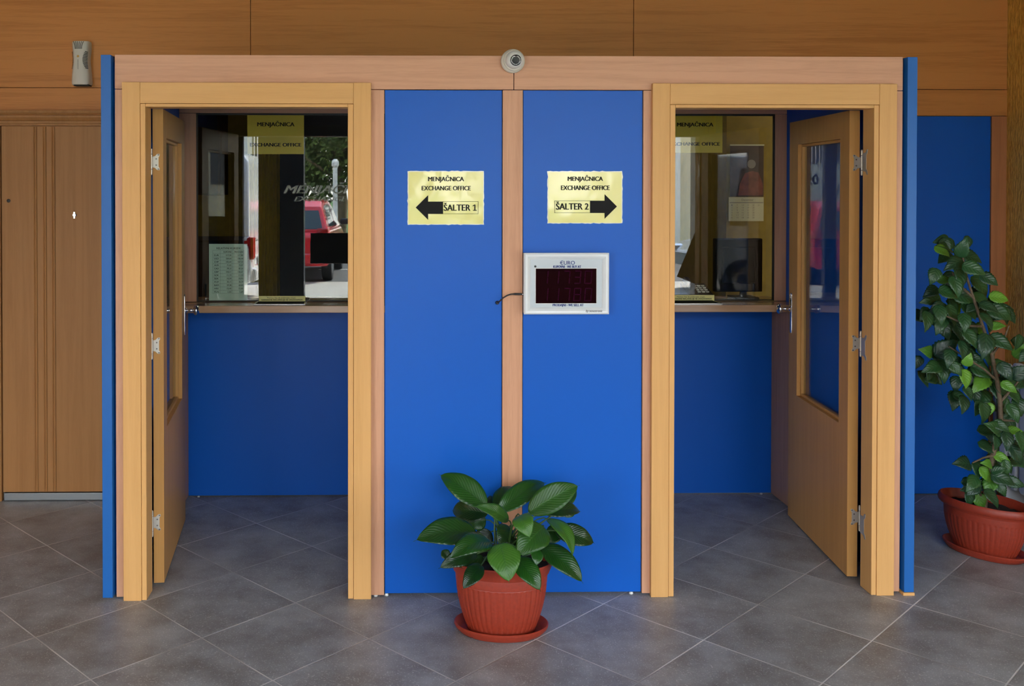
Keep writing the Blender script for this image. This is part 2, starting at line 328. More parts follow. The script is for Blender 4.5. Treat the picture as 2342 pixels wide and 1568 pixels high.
# entrance door on the left
d1 = bpy.data.objects.new('door_1', None); C.objects.link(d1); d1.location = (-2.6, YB, 0); WM['door_1'] = Matrix.Translation(d1.location); struct(d1)
lf = MB()
lf.box(-2.57, -1.70, YB-.012, YB+.02, .046, 2.004)
leaf1 = lf.build('door_leaf', 'door_v', d1, bevel=.001)
for cx in (-2.391, -2.3415, -2.295):
    pr = [(cx-.010, YB-.0125), (cx-.006, YB-.016), (cx-.002, YB-.0125), (cx+.001, YB-.017), (cx+.006, YB-.0175), (cx+.010, YB-.0125)]
    MB().prism(pr, 'Z', .05, 2.0).build('groove_moulding', 'door_v', leaf1, bevel=0)
fr = MB()
fr.prism([(YB-.002, 2.006), (YB-.024, 2.006), (YB-.024, 2.014), (YB-.030, 2.018), (YB-.030, 2.030), (YB-.022, 2.034), (YB-.034, 2.050), (YB-.034, 2.060), (YB-.026, 2.064), (YB-.030, 2.070), (YB-.036, 2.073), (YB-.040, 2.086), (YB-.002, 2.088)], 'X', -2.68, -1.665)
fr.prism([(-2.573, YB-.002), (-2.573, YB-.024), (-2.583, YB-.030), (-2.60, YB-.030), (-2.604, YB-.024), (-2.62, YB-.034), (-2.64, YB-.036), (-2.66, YB-.040), (-2.68, YB-.002)], 'Z', 0, 2.088)
fr.build('door_frame', 'door_v', d1)
MB().box(-2.563, -1.70, YB-.02, YB+.02, .003, .042).build('threshold', 'metal_grey', d1, bevel=.002)
MB().lathe([(.0095, 0), (.0095, -.004), (.0075, -.005)], 24, (-2.533, YB-.012, 1.606), 'Y').build('peephole', 'black', leaf1, smooth=True)
k = MB().lathe([(.0105, 0), (.0105, -.004), (.008, -.007)], 24, (-2.184, YB-.012, 1.530), 'Y'); k.box(-2.188, -2.180, YB-.018, YB-.012, 1.512, 1.546)
k.build('keyhole_cover', 'chrome', leaf1, smooth=True)

# ------------------------------------------------------------------ booth front
bo = thing('exchange_booth', 'beech and blue panelled booth front holding both open doorways', 'booth', (0, 0, 0))
Y1 = .022; Y2 = .030
box('header_board', 'pink_h', bo, -1.612, .0075, Y1, .045, 2.078, 2.216)
box('header_board', 'pink_h', bo, .0105, 1.612, Y1, .045, 2.078, 2.216)
for a, b in ((-1.612, -1.56), (-.60, -.520), (-.036, .046), (.541, .60), (1.56, 1.612)):
    box('beech_stile', 'pink_v', bo, a, b, Y1, .045, .008, 2.0755)
box('blue_panel', 'blue', bo, -.5175, -.0385, Y2, .046, .012, 2.0755, .001)
box('blue_panel', 'blue', bo, .0485, .5385, Y2, .046, .012, 2.0755, .001)
for s in (-1, 1):
    sp = box('side_panel', 'blue_post', bo, s*1.6225, s*1.663, .004, 1.296, .012, 2.213)
    box('side_lining', 'blue', bo, s*1.601, s*1.6215, .05, 1.297, .006, 2.19, .001)
box('roof_panel', 'blue', bo, -1.60, 1.60, .05, 1.29, 2.192, 2.21, .001)
box('dividing_panel', 'blue', bo, -.03, .03, .05, 1.29, .01, 2.19, .001)
MB().box(1.617, 1.664, .0, .09, 0, .0115).build('wooden_shim', 'honey_h', bo)
for x, y in ((-.555, .032), (-.51, .037), (.50, .037)):
    MB().lathe([(.007, 0), (.009, .003), (.006, .010)], 16, (x, y, 0)).build('levelling_foot', 'white', bo, smooth=True)

# door casings
def casing(s, label):
    e = thing('door_casing', label, 'door casing', (s*1.08, .0, 0), group='honey coloured door casings')
    box('outer_stile', 'honey_v', e, s*1.578, s*1.5055, 0, .0215, .0, 2.103, .002)
    box('outer_stile', 'honey_v', e, s*.573, s*.6445, 0, .0215, .0, 2.103, .002)
    box('outer_head', 'honey_h', e, s*1.5050, s*.6450, 0, .0215, 2.0175, 2.102, .002)
    box('inner_jamb', 'honey_v', e, s*1.5045, s*1.4845, .003, .098, .0015, 2.0165, .002)
    box('inner_jamb', 'honey_v', e, s*.6455, s*.6675, .003, .098, .0015, 2.0165, .002)
    box('inner_head', 'honey_h', e, s*1.4840, s*.6680, .003, .098, 2.0035, 2.0165, .002)
    return e
casing(-1, 'honey beech door casing around the doorway nearest the wooden entrance door')
casing(1, 'honey beech door casing around the doorway nearest the tall hibiscus')

# glazed door leaves
def leafdoor(A, d, sg, label, group):
    rz = math.atan2(d[1], d[0]); e = thing('glazed_door', label, 'door', (A[0], A[1], 0), rz, group=group, kind='thing')
    T = .043; z0, z1 = .008, 2.008; W = .79
    def B(mb, s0, s1, t0, t1, a, b): return mb.box(s0, s1, sg*t0, sg*t1, a, b)
    m = MB()
    s0, s1, a0, a1 = .105, .665, .645, 1.892
    B(m, 0, s0, 0, T, z0, z1); B(m, s1, W, 0, T, z0, z1)
    B(m, s0, s1, 0, T, z0, a0); B(m, s0, s1, 0, T, a1, z1)
    m.build('door_leaf', 'honey_y', e, local=True)
    bd = MB()
    for (x0, x1, q0, q1) in ((s0, s0+.013, a0, a1), (s1-.013, s1, a0, a1), (s0+.013, s1-.013, a0, a0+.013), (s0+.013, s1-.013, a1-.013, a1)):
        B(bd, x0, x1, .017, .040, q0, q1)
    bd.build('glazing_bead', 'honey_y', e, local=True, bevel=.0025)
    g = MB(); B(g, s0+.0131, s1-.0131, .030, .034, a0+.0131, a1-.0131); g.build('glass_pane', 'door_glass', e, local=True)
    # handles on both faces: long plate, neck and round knob
    for (t, dr) in ((0, -1), (T, 1)):
        pl = MB(); hs = .744; n = 10
        prof = [(hs-.011, .945), (hs+.011, .945), (hs+.013, .96), (hs+.013, 1.135)]+[(hs+.013*math.cos(math.pi*i/n), 1.135+.013*math.sin(math.pi*i/n)) for i in range(1, n)]+[(hs-.013, 1.135), (hs-.013, .96)]
        lo, hi = sorted((sg*t, sg*(t+dr*.007))); pl.prism(prof, 'Y', lo, hi)
        hd = pl.build('handle_plate', 'chrome', e, local=True, bevel=.003)
        kn = MB(); pr = [(.0125, 0), (.0125, .006), (.008, .009), (.007, .022), (.009, .026), (.007, .030), (.008, .040), (.018, .043), (.0245, .049), (.0262, .055), (.0255, .060), (.020, .066), (.010, .0695), (.003, .070)]
        kn.lathe([(r, sg*(t+dr*(.006+h))) for r, h in pr], 28, (hs, 0, 1.067), 'Y')
        kn.build('door_knob', 'chrome', hd, local=True, smooth=True)
    # hinges: knuckle, leaf plate on the door edge, plate towards the jamb
    for z in (1.785, 1.012, .265):
        h = MB(); kx, ky = -.014, sg*(T+.004)
        for (a, b) in ((-.053, -.032), (-.0315, .0315), (.032, .053)):
            h.lathe([(.0035, a), (.005, a+.001), (.005, b-.001), (.0035, b)], 16, (kx, ky, z))
        for (p) in (.053, -.053):
            h.lathe([(.004, p-.002), (.0035, p+.002)], 12, (kx, ky, z))
        k0, k1 = sg*.014, sg*(T+.004)
        pp = [(k1, z-.022), (sg*.034, z-.024), (sg*.024, z-.034), (sg*.015, z-.034), (sg*.0145, z-.026), (sg*.019, z-.020), (sg*.019, z+.020), (sg*.0145, z+.026), (sg*.015, z+.034), (sg*.024, z+.034), (sg*.034, z+.024), (k1, z+.022)]
        if sg < 0: pp = pp[::-1]
        h.prism(pp, 'X', -.0025, -.0005)
        h.prism([(kx, k1), (kx+.002, k1), (kx-.004, k1+sg*.006), (kx-.045, k1+sg*.010), (kx-.045, k1+sg*.008)], 'Z', z-.05, z+.05) if False else None
        ho = h.build('hinge', 'hinge', e, local=True, smooth=True)
        if sg < 0:      # the plate screwed to the jamb
            jp = MB().prism([(.052, z-.052), (.062, z-.053), (.072, z-.040), (.0985, z-.036), (.0985, z+.036), (.072, z+.040), (.062, z+.053), (.052, z+.052), (.056, z+.036), (.066, z+.028), (.066, z-.028), (.056, z-.036)], 'X', 1.4830, 1.4843)
            jp.build('jamb_plate', 'hinge', ho)
        for (t, dz) in ((.019, .030), (.028, .013), (.028, -.013), (.019, -.030)):
            MB().lathe([(.0034, -.0026), (.0034, -.0034), (.0018, -.0038)], 12, (0, sg*t, z+dz), 'X').build('screw', 'screw', ho, local=True, smooth=True)
    return e
leafdoor((-1.451, .166), (-.0963, .9953), 1, 'open glazed beech door hinged beside the wooden entrance door, seen nearly edge on', 'glazed booth doors')
leafdoor((1.468, .183), (.0841, .9965), -1, 'open glazed beech door hinged on the side by the tall hibiscus', 'glazed booth doors')

# ------------------------------------------------------------------ counters and service windows
YG = 1.18; ZC = 1.077
def counter(s, x0, x1, words):
    sw = thing('service_window', 'beech framed service window %s' % words[0], 'window', ((x0+x1)/2, YG, ZC), group='service windows of the booth', kind='thing')
    xo, xi = (x0, x1) if s < 0 else (x1, x0)     # outer end at the booth's side
    so = .088 if s < 0 else .062
    zt = 2.067
    box('head_board', 'pink_h', sw, x0, x1, YG-.012, YG+.012, zt, 2.19, .001)
    box('frame_post', 'pink_v', sw, xo, xo-s*so, YG-.012, YG+.012, ZC+.002, zt-.002, .001)
    box('frame_post', 'pink_v', sw, xi, xi+s*.06, YG-.012, YG+.012, ZC+.002, zt-.002, .001)
    a, b = sorted((xo-s*so, xi+s*.06))
    g = MB()
    for (p, q, u, v) in ((a, a+.006, ZC+.003, zt-.001), (b-.006, b, ZC+.003, zt-.001), (a+.006, b-.006, zt-.010, zt-.001), (a+.006, b-.006, ZC+.003, ZC+.007)):
        g.box(p, q, YG-.006, YG+.010, u, v)
    g.build('dark_gasket', 'dark_edge', sw)
    MB().box(a+.006, b-.006, YG-.003, YG+.003, ZC+.007, zt-.010).build('glass_pane', 'glass', sw)
    ct = thing('service_counter', words[1], 'counter', ((x0+x1)/2, 1.2, 0), group='service counters')
    box('counter_shelf', 'counter', ct, x0, x1, 1.0, 1.42, ZC-.036, ZC, .0025)
    box('front_panel', 'blue', ct, x0+.001, x1-.001, 1.336, 1.352, .006, ZC-.0365, .001)
    box('side_return', 'pink_v', ct, xo-s*.0, xo-s*.010, 1.003, 1.335, .006, ZC-.0365, .001)
    MB().lathe([(.006, 0), (.008, .002), (.005, .006)], 16, (xo-s*.065, 1.331, 0)).build('levelling_foot', 'white', ct, smooth=True)
MT['matte'] = plain('matte_black', (.008, .008, .008), .85, spec=.15)
MT['counter'] = wood('counter_beech', (.50, .30, .17), (.40, .23, .125), 'X', .16, 1, .9)
counter(-1, -1.6, -.031, ('with the pale rate table behind its glass', 'service counter with a beech shelf and blue front under the pale rate table'))
counter(1, .031, 1.6, ('with the hanging calendar behind its glass', 'service counter with a beech shelf and blue front under the hanging calendar'))
def tray(x0, x1, word):
    e = thing('cash_tray', 'chrome rimmed black cash tray %s' % word, 'tray', ((x0+x1)/2, 1.1, ZC), group='cash trays')
    y0, y1 = 1.035, 1.30
    box('tray_base', 'matte', e, x0, x1, y0, y1, ZC+.0003, ZC+.0018, .0005)
    r = MB()
    for (a, b, c, d) in ((x0-.009, x0, y0-.009, y1), (x1, x1+.009, y0-.009, y1), (x0, x1, y0-.009, y0)): r.box(a, b, c, d, ZC+.0003, ZC+.006)
    r.build('tray_rim', 'steel', e, bevel=.001)
tray(-1.185, -.94, 'in front of the rate table window'); tray(.96, 1.205, 'in front of the calendar window')

# ------------------------------------------------------------------ paper notices
def sheet(name, m, e, x0, x1, z0, z1, y, amp=.0008, seed=0, nx=26, nz=18, th=.0006, ragged=.0):
    mb = MB(); V = []; F = []
    for j in range(nz+1):
        for i in range(nx+1):
            x = x0+(x1-x0)*i/nx; z = z0+(z1-z0)*j/nz
            if ragged and (i in (0, nx)): x += ragged*noise.noise(Vector((seed, z*60, 1)))
            if ragged and (j in (0, nz)): z += ragged*noise.noise(Vector((seed, x*60, 5)))
            h = amp*noise.noise(Vector((x*11+seed, z*9, seed)))+amp*.5*noise.noise(Vector((x*30+seed, z*26, seed)))
            V.append((x, y-abs(h), z))
    n = len(V); V += [(a, y+th, c) for a, b, c in V]
    def I(i, j): return j*(nx+1)+i
    for j in range(nz):
        for i in range(nx):
            F.append((I(i, j), I(i+1, j), I(i+1, j+1), I(i, j+1))); F.append((n+I(i, j), n+I(i, j+1), n+I(i+1, j+1), n+I(i+1, j)))
    for i in range(nx): F.append((I(i, 0), n+I(i, 0), n+I(i+1, 0), I(i+1, 0))); F.append((I(i, nz), I(i+1, nz), n+I(i+1, nz), n+I(i, nz)))
    for j in range(nz): F.append((I(0, j), I(0, j+1), n+I(0, j+1), n+I(0, j))); F.append((I(nx, j), n+I(nx, j), n+I(nx, j+1), I(nx, j+1)))
    return mb.add(V, F).build(name, m, e, smooth=True)
def salter(x0, x1, z0, z1, n, label):
    e = thing('counter_notice', label, 'notice', ((x0+x1)/2, .03, z0), group='yellow counter notices')
    sheet('laminate_film', 'paper_edge', e, x0, x1, z0, z1, .0285, .0004, n, ragged=.004)
    sheet('paper_sheet', 'paper_y', e, x0+.004, x1-.004, z0+.003, z1-.004, .0270, .0011 if n == 1 else .0007, n+3)
    W = x1-x0; H = z1-z0; y = .0248
    def P(u, v): return x0+W*u, z1-H*v
    t = MB()
    if n == 1:
        tx = ((.27, .735, .11, .19), (.185, .825, .28, .36), (.475, .905, .625, .74), 'ŠALTER 1')
        bx = (.46, .925, .565, .80)
    else:
        tx = ((.27, .735, .105, .185), (.18, .825, .275, .36), (.115, .545, .615, .735), 'ŠALTER 2')
        bx = (.093, .57, .565, .80)
    for q, s in zip(tx[:2], ('MENJAČNICA', 'EXCHANGE OFFICE')):
        L_ = MB(); (a, b) = P(q[0], q[3]); (c, d) = P(q[1], q[2]); text(L_, s, a, c, b, d, y, .035); L_.build('lettering', 'ink', e)
    q = tx[2]; (a, b) = P(q[0], q[3]); (c, d) = P(q[1], q[2])
    if n == 1:
        text(t, 'ŠALTER', a, a+(c-a)*.80, b, d, y, .03)
        o1 = a+(c-a)*.87; w1 = (c-a)*.13; hh = d-b   # figure one with a flag and a foot
        t.prism([(o1+w1*.1, b), (o1+w1, b), (o1+w1, b+hh*.12), (o1+w1*.68, b+hh*.12), (o1+w1*.68, d), (o1+w1*.44, d), (o1+w1*.05, d-hh*.16), (o1+w1*.05, d-hh*.30), (o1+w1*.42, d-hh*.16), (o1+w1*.42, b+hh*.12), (o1+w1*.1, b+hh*.12)], 'Y', y, y+.0004)
    else: text(t, 'ŠALTER 2', a, c, b, d, y, .03)
    t.build('lettering', 'ink', e)
    ar = MB()
    if n == 1: pts = [(.105, .68), (.268, .45), (.268, .57), (.46, .57), (.46, .80), (.268, .80), (.268, .91)]
    else: pts = [(.925, .675), (.76, .44), (.76, .565), (.57, .565), (.57, .80), (.76, .80), (.76, .91)]
    V = [P(*p) for p in pts]; n_ = len(V)
    ar.prism(V, 'Y', y, y+.0006)
    ar.build('arrow', 'ink', e)
    fr = MB(); (a, d) = P(bx[0], bx[2]); (c, b) = P(bx[1], bx[3]); l = .0012
    fr.box(a, c, y, y+.0005, d-l, d); fr.box(a, c, y, y+.0005, b, b+l); fr.box(a, a+l, y, y+.0005, b, d); fr.box(c-l, c, y, y+.0005, b, d)
    fr.build('text_frame', 'ink', e)
salter(-.4245, -.1120, 1.5265, 1.7460, 1, 'yellow notice with a black arrow and the words ŠALTER 1')
salter(.1485, .4570, 1.5315, 1.7455, 2, 'yellow notice with a black arrow and the words ŠALTER 2')

def window_notice(x0, x1, z0, z1, label):
    e = thing('window_notice', label, 'notice', ((x0+x1)/2, YG, z0), group='yellow notices at the top of the windows')
    y = YG+.0045
    sheet('paper_sheet', 'paper_yi', e, x0, x1, z0, z1, y, .0006, 9)
    W = x1-x0; H = z1-z0; t = MB()
    text(t, 'MENJAČNICA', x0+W*.18, x0+W*.83, z1-H*.285, z1-H*.185, y-.0016, .035)
    t.build('lettering', 'ink', e); t = MB()
    text(t, 'EXCHANGE OFFICE', x0+W*.05, x0+W*.95, z1-H*.805, z1-H*.715, y-.0016, .035)
    t.build('lettering', 'ink', e)
window_notice(-1.247, -.950, 1.853, 2.057, 'yellow MENJAČNICA notice at the top of the window with the rate table')
window_notice(.968, 1.263, 1.862, 2.057, 'yellow MENJAČNICA notice at the top of the window with the calendar, partly hidden')

def strip_notice(x0, x1, z0, z1, label):
    e = thing('strip_notice', label, 'notice', ((x0+x1)/2, YG-.02, ZC), group='small yellow strip notices')
    y = YG-.010
    sheet('paper_strip', 'paper_strip', e, x0, x1, z0, z1, y, .0005, 4, 20, 4)
    t = MB(); W = x1-x0; H = z1-z0
    text(t, 'Molimo Vas da prebrojite novac,', x0+W*.18, x0+W*.80, z0+H*.55, z0+H*.80, y-.0012, .0)
    text(t, 'NAKNADNE REKLAMACIJE NE UVAŽAVAMO!!!', x0+W*.06, x0+W*.94, z0+H*.16, z0+H*.42, y-.0012, .02)
    t.build('lettering', 'ink', e)
strip_notice(-1.186, -.943, ZC+.003, ZC+.031, 'small yellow strip notice on the counter under the rate table window')
strip_notice(.975, 1.218, ZC+.005, ZC+.033, 'small yellow strip notice on the counter under the calendar window')

e = thing('rate_table', 'pale aqua sheet of exchange rates standing behind the window glass', 'rate sheet', (-1.345, YG+.01, ZC))
x0, x1, z0, z1 = -1.449, -1.248, 1.0795, 1.381; y = YG+.0045
sheet('paper_sheet', 'paper_aqua', e, x0, x1, z0, z1, y, .0004, 2)
t = MB(); W = x1-x0; H = z1-z0; yy = y-.0012
text(t, 'RELATIVNI KURSEVI', x0+W*.2, x0+W*.82, z1-H*.092, z1-H*.06, yy, .012)
rows = [('', 'KUPOVNI', 'PRODAJNI'), ('EUR', '117,30', '117,80'), ('USD', '104,64', '106,44'), ('CHF', '105,64', '107,54'), ('AUD', '71,02', '73,07'), ('CAD', '79,31', '81,41'), ('GBP', '134,17', '136,67'), ('NOK', '11,19', '11,53'), ('SEK', '10,59', '10,93'), ('HUF', '35,11', '36,59'), ('BAM', '59,28', '60,83'), ('HRK', '15,45', '15,85'), ('PLN', '1,55', '1,69')]
ta, tb = .11, .865; n = len(rows); cxs = (.10, .29, .60, .91); l = .0006
for i in range(n+1):
    z = z1-H*(ta+(tb-ta)*i/n); t.box(x0+W*cxs[0], x0+W*cxs[-1], yy, yy+.0004, z-l/2, z+l/2)
for c in cxs: t.box(x0+W*c-l/2, x0+W*c+l/2, yy, yy+.0004, z1-H*tb, z1-H*ta)
for i, r in enumerate(rows):
    zc = z1-H*(ta+(tb-ta)*(i+.5)/n); h = H*(tb-ta)/n*.46
    for k, s in enumerate(r):
        if s:
            w_ = W*.0225*len(s)*(1.25 if s.isalpha() else 1); 
            if k == 0: a = x0+W*.135; b = a+W*.12
            else: b = x0+W*(cxs[k+1]-.02); a = b-w_
            text(t, s, a, b, zc-h/2, zc+h/2, yy, .012)
t.build('printed_table', 'ink', e)

# ------------------------------------------------------------------ euro display board
e = thing('rate_display', 'silver framed euro rate display with a dark red screen', 'display', (.2185, .02, 1.1645))
x0, x1, z0, z1 = .0465, .3925, 1.1645, 1.4135; yf, yb = -.022, .0298; fw = .027
def ring(name, m, parent, o, i, yo, yi):
    (a, b, c, d), (p, q, r, s) = o, i
    mb = MB().add([(a, yo, c), (b, yo, c), (b, yo, d), (a, yo, d), (p, yi, r), (q, yi, r), (q, yi, s), (p, yi, s)], [(0, 1, 5, 4), (1, 2, 6, 5), (2, 3, 7, 6), (3, 0, 4, 7)])
    return mb
box('back_box', 'alu', e, x0+.002, x1-.002, -.006, yb, z0+.002, z1-.002, .001)
fm = MB(); prof = [(0, -.008), (0, -.018), (.006, -.023), (.014, -.022), (.022, -.016), (.027, -.0105), (.027, -.006)]
for (u0, y0), (u1, y1) in zip(prof, prof[1:]):
    a = [(x0+u0, y0, z0+u0), (x1-u0, y0, z0+u0), (x1-u0, y0, z1-u0), (x0+u0, y0, z1-u0)]; b = [(x0+u1, y1, z0+u1), (x1-u1, y1, z0+u1), (x1-u1, y1, z1-u1), (x0+u1, y1, z1-u1)]
    fm.add(a+b, [(0, 1, 5, 4), (1, 2, 6, 5), (2, 3, 7, 6), (3, 0, 4, 7)])
fo = fm.build('snap_frame', 'alu', e)
box('face_plate', 'face', e, x0+.0265, x1-.0265, -.0095, -.0065, z0+.0265, z1-.0265, .0)
sx0, sx1, sz0, sz1 = .0955, .3425, 1.2085, 1.3495
box('screen_border', 'white', e, sx0-.002, sx1+.002, -.0102, -.0094, sz0-.002, sz1+.002, .0)
box('screen', 'screen', e, sx0, sx1, -.0115, -.0100, sz0, sz1, .0)
dg = MB()
SEG = {'0': 'abcdef', '1': 'bc', '3': 'abcdg', '7': 'abc', '8': 'abcdefg'}
def digit(ch, x, z, w_, h, y):
    t = .0042; sl = .14
    def q(a, b, c, d):
        P = [(a, c), (b, c), (b, d), (a, d)]; dg.add([(x+u*w_+sl*(v-.5)*w_, y, z+v*h) for u, v in P], [(0, 1, 2, 3)])
    tx, tz = t/w_, t/h; g = .02
    S = {'a': (tx+g, 1-tx-g, 1-tz, 1), 'b': (1-tx, 1, .5+g, 1-g), 'c': (1-tx, 1, g, .5-g), 'd': (tx+g, 1-tx-g, 0, tz), 'e': (0, tx, g, .5-g), 'f': (0, tx, .5+g, 1-g), 'g': (tx+g, 1-tx-g, .5-tz/2, .5+tz/2)}
    for k in SEG[ch]: q(*S[k])
for s, zz in (('11730', 1.2875), ('11780', 1.2170)):
    for i, ch in enumerate(s): digit(ch, .116+i*.0445, zz, .030, .054, -.0118)
dg.build('digit_segments', 'digit', e)
t = MB()
text(t, '€URO', .194, .2545, 1.3652, 1.3805, -.0100, .01)
text(t, 'KUPOVNI - WE BUY AT', .167, .280, 1.3520, 1.3622, -.0104, .045)
text(t, 'PRODAJNI - WE SELL AT', .165, .2905, 1.1965, 1.2060, -.0104, .045)
t.build('lettering', 'ink_blue', e)
t = MB(); text(t, 'by novotronic', .297, .365, 1.1742, 1.1835, -.0236, .01, .25); t.build('maker_mark', 'ink', fo)
MB().lathe([(.0045, -.0095), (.0045, -.0112), (.003, -.012)], 20, (.0935, 0, 1.3585), 'Y').build('sensor', 'black', e, smooth=True)
cb = MB(); pts = [(-.0565, .035, 1.2065), (-.057, .026, 1.207), (-.055, .010, 1.209), (-.048, -.001, 1.218), (-.036, -.003, 1.230), (-.020, -.003, 1.2395), (-.006, -.003, 1.2445), (.006, -.003, 1.2455)]
cb.tube(pts, .0028, 10); cb.tube([(.004, -.003, 1.2455), (.012, -.003, 1.2457), (.028, -.003, 1.2452), (.041, -.003, 1.2448)], [.003, .0045, .0045, .004], 12)
cb.lathe([(.0075, .030), (.0075, .022), (.005, .018)], 16, (-.057, 0, 1.207), 'Y')
tag(cb.build('power_cable', 'black', None, smooth=True), 'short black power cable plugged into the euro rate display', 'cable')
MB().tube([(.0405, -.003, 1.2448), (.0466, -.003, 1.2447)], .0025, 10).build('cable_plug', 'chrome', e, smooth=True)

# ------------------------------------------------------------------ dome camera
e = thing('dome_camera', 'white round dome camera fixed at the top of the beech header', 'camera', (.004, .022, 2.193))
c0 = (.003, .022, 2.1925)
MB().lathe([(.046, 0), (.0485, -.004), (.0485, -.016), (.046, -.020), (.040, -.024)], 64, c0, 'Y').build('mounting_base', 'cream', e, smooth=True)
MB().lathe([(.041, -.022), (.043, -.026), (.0425, -.030), (.039, -.033), (.035, -.033)], 64, (.006, .022, 2.1935), 'Y').build('trim_ring', 'cream', e, smooth=True)
ball = MB(); n = 22; rr = .037; fc = math.sqrt(rr*rr-.023**2)
prof = [(rr*math.cos(a), rr*math.sin(a)) for a in [R(-70+i*(70+math.degrees(math.asin(fc/rr)))/n) for i in range(n+1)]]
ball.lathe([(r, -h) for r, h in prof], 48, (0, 0, 0), 'Y')
ball.xform(Matrix.Translation((.0065, -.012, 2.1945)) @ Matrix.Rotation(R(9), 4, 'X') @ Matrix.Rotation(R(4), 4, 'Z'))
eb = ball.build('eyeball', 'white', e, smooth=True)
TB = Matrix.Translation((.0065, -.012, 2.1945)) @ Matrix.Rotation(R(9), 4, 'X') @ Matrix.Rotation(R(4), 4, 'Z')
MB().lathe([(.0225, -fc+.0005), (.0225, -fc-.0008), (.0215, -fc-.0012)], 40, (0, 0, 0), 'Y').xform(TB).build('lens_plate', 'screen', eb, smooth=True)
lr = MB()
for i in range(22):
    a = 2*math.pi*i/22
    if abs(a-math.pi/2) > .2: lr.lathe([(.0018, -fc-.001), (.0016, -fc-.0019)], 10, (.0168*math.cos(a), 0, .0168*math.sin(a)), 'Y')
lr.xform(TB).build('infrared_lamps', 'white', eb, smooth=True)
MB().lathe([(.0135, -fc-.001), (.0135, -fc-.0022), (.008, -fc-.0035)], 32, (0, 0, 0), 'Y').xform(TB).build('lens', 'black', eb, smooth=True)

# ------------------------------------------------------------------ vented device on the wall
e = thing('air_freshener', 'cream vented air freshener on the timber wall above the entrance door', 'air freshener', (-2.137, YB, 2.215))
zb, zt = 2.222, 2.452; xc = -2.139; d = .062
def half(z):
    u = (z-zb)/(zt-zb); return .050-.0075*math.exp(-((u-.56)/.24)**2)-.003*u
V = []; F = []; NZ = 26; NA = 20
for j in range(NZ+1):
    u = j/NZ; z = zb+(zt-zb)*u; h = half(z); dd = d*(1-.10*u)
    if j in (0, NZ): h *= .95; dd *= .93
    for i in range(NA+1):
        a = math.pi*i/NA; x = -math.cos(a); yv = math.sin(a)
        x = math.copysign(abs(x)**.55, x); yv = yv**.42
        V.append((xc+h*x, YB-dd*yv, z))
for j in range(NZ):
    for i in range(NA): F.append((j*(NA+1)+i, j*(NA+1)+i+1, (j+1)*(NA+1)+i+1, (j+1)*(NA+1)+i))
for j in range(NZ): F.append((j*(NA+1), (j+1)*(NA+1), (j+1)*(NA+1)+NA, j*(NA+1)+NA))
F.append(tuple(range(NA+1))); F.append(tuple(NZ*(NA+1)+i for i in range(NA+1)))
bd = MB().add(V, F).build('housing', 'cream', e, smooth=True)
sl = MB()
for i in range(6):
    t0 = (i-2.5); xa = xc-.007+t0*.0066; xb = xc-.007+t0*.0105
    pts = []
    for k in range(6):
        f = k/5; z = zt-.042+.040*f; x = xa+(xb-xa)*f*f; u = (z-zb)/(zt-zb); pts.append((x, YB-d*(1-.10*u)-.0004+(.0045 if k == 5 else 0), z))
    sl.tube(pts, .0016, 6)
sl.build('top_slots', 'slot', bd, smooth=True)
s2 = MB()
for i in range(12):
    z = zt-.058-i*.0078; u = abs(i-5.5)/5.5; h = half(z); L0 = .024*(1-.45*u*u)
    s2.tube([(xc+h-.030+.030-L0-.002, YB-d*.955, z+.002), (xc+h-.010, YB-d*.945+.003, z+.0005), (xc+h-.0025, YB-d*.80, z-.001)], .0021, 6)
    s2.tube([(xc-h+.0015, YB-d*.80, z-.001), (xc-h+.001, YB-d*.5, z-.001)], .0019, 6)
s2.build('side_slots', 'slot', bd, smooth=True)
MT['emblem'] = plain('orange_emblem', (.55, .30, .05), .5)
MB().lathe([(.0062, -.0002), (.0062, -.0009)], 24, (xc-.0085, YB-d*.948, 2.371), 'Y').build('emblem', 'emblem', bd)
t = MB()
vs, fs = text_mesh('Air care system', .01); w0 = max(v[0] for v in vs)
t.box(xc-.0105, xc-.0065, YB-d*.962-.0008, YB-d*.962, 2.300, 2.352)
MT['faint_ink'] = plain('faint_grey_print', (.20, .18, .16), .6)
t.v = []; t.f = []
for i in range(13): t.box(xc-.0102, xc-.0068, YB-d*.967-.0004, YB-d*.967+.001, 2.303+i*.004, 2.303+i*.004+.0026)
t.build('small_print', 'faint_ink', bd)
box('base_cap', 'slot', e, xc-.034, xc+.046, YB-d*.85, YB-.002, 2.215, 2.224, .002)

# ------------------------------------------------------------------ radiator behind the hibiscus
e = thing('radiator', 'white column radiator along the ochre wall behind the hibiscus', 'radiator', (2.78, .7, .1))
for i in range(9):
    yc = 1.10-i*.082
    for xo in (2.742, 2.805):
        pts = [(xo, yc, .145), (xo, yc, .125)]
        m = MB(); w2, dp = .030, .022
        prof = [(yc-w2, .13), (yc-w2+.012, .112), (yc+w2-.012, .112), (yc+w2, .13), (yc+w2, .735), (yc+w2-.014, .757), (yc-w2+.014, .757), (yc-w2, .735)]
        m.prism(prof, 'X', xo-dp, xo+dp); m.build('radiator_column', 'radiator', e, bevel=.012, segs=3)
pp = MB(); pp.tube([(2.775, 1.0, .715), (2.775, .42, .715)], .02, 14); pp.tube([(2.775, 1.0, .155), (2.775, .42, .155)], .02, 14); pp.build('header_pipe', 'radiator', e, smooth=True)
pp = MB(); pp.tube([(2.775, 1.12, .735), (2.775, 1.20, .735), (2.775, 1.235, .735), (2.775, 1.245, .70), (2.775, 1.245, .02)], .011, 12); pp.lathe([(.018, 0), (.020, .01), (.020, .05), (.014, .06)], 16, (2.775, 1.17, .735), 'Y')
pp.build('supply_pipe', 'metal_grey', e, smooth=True)
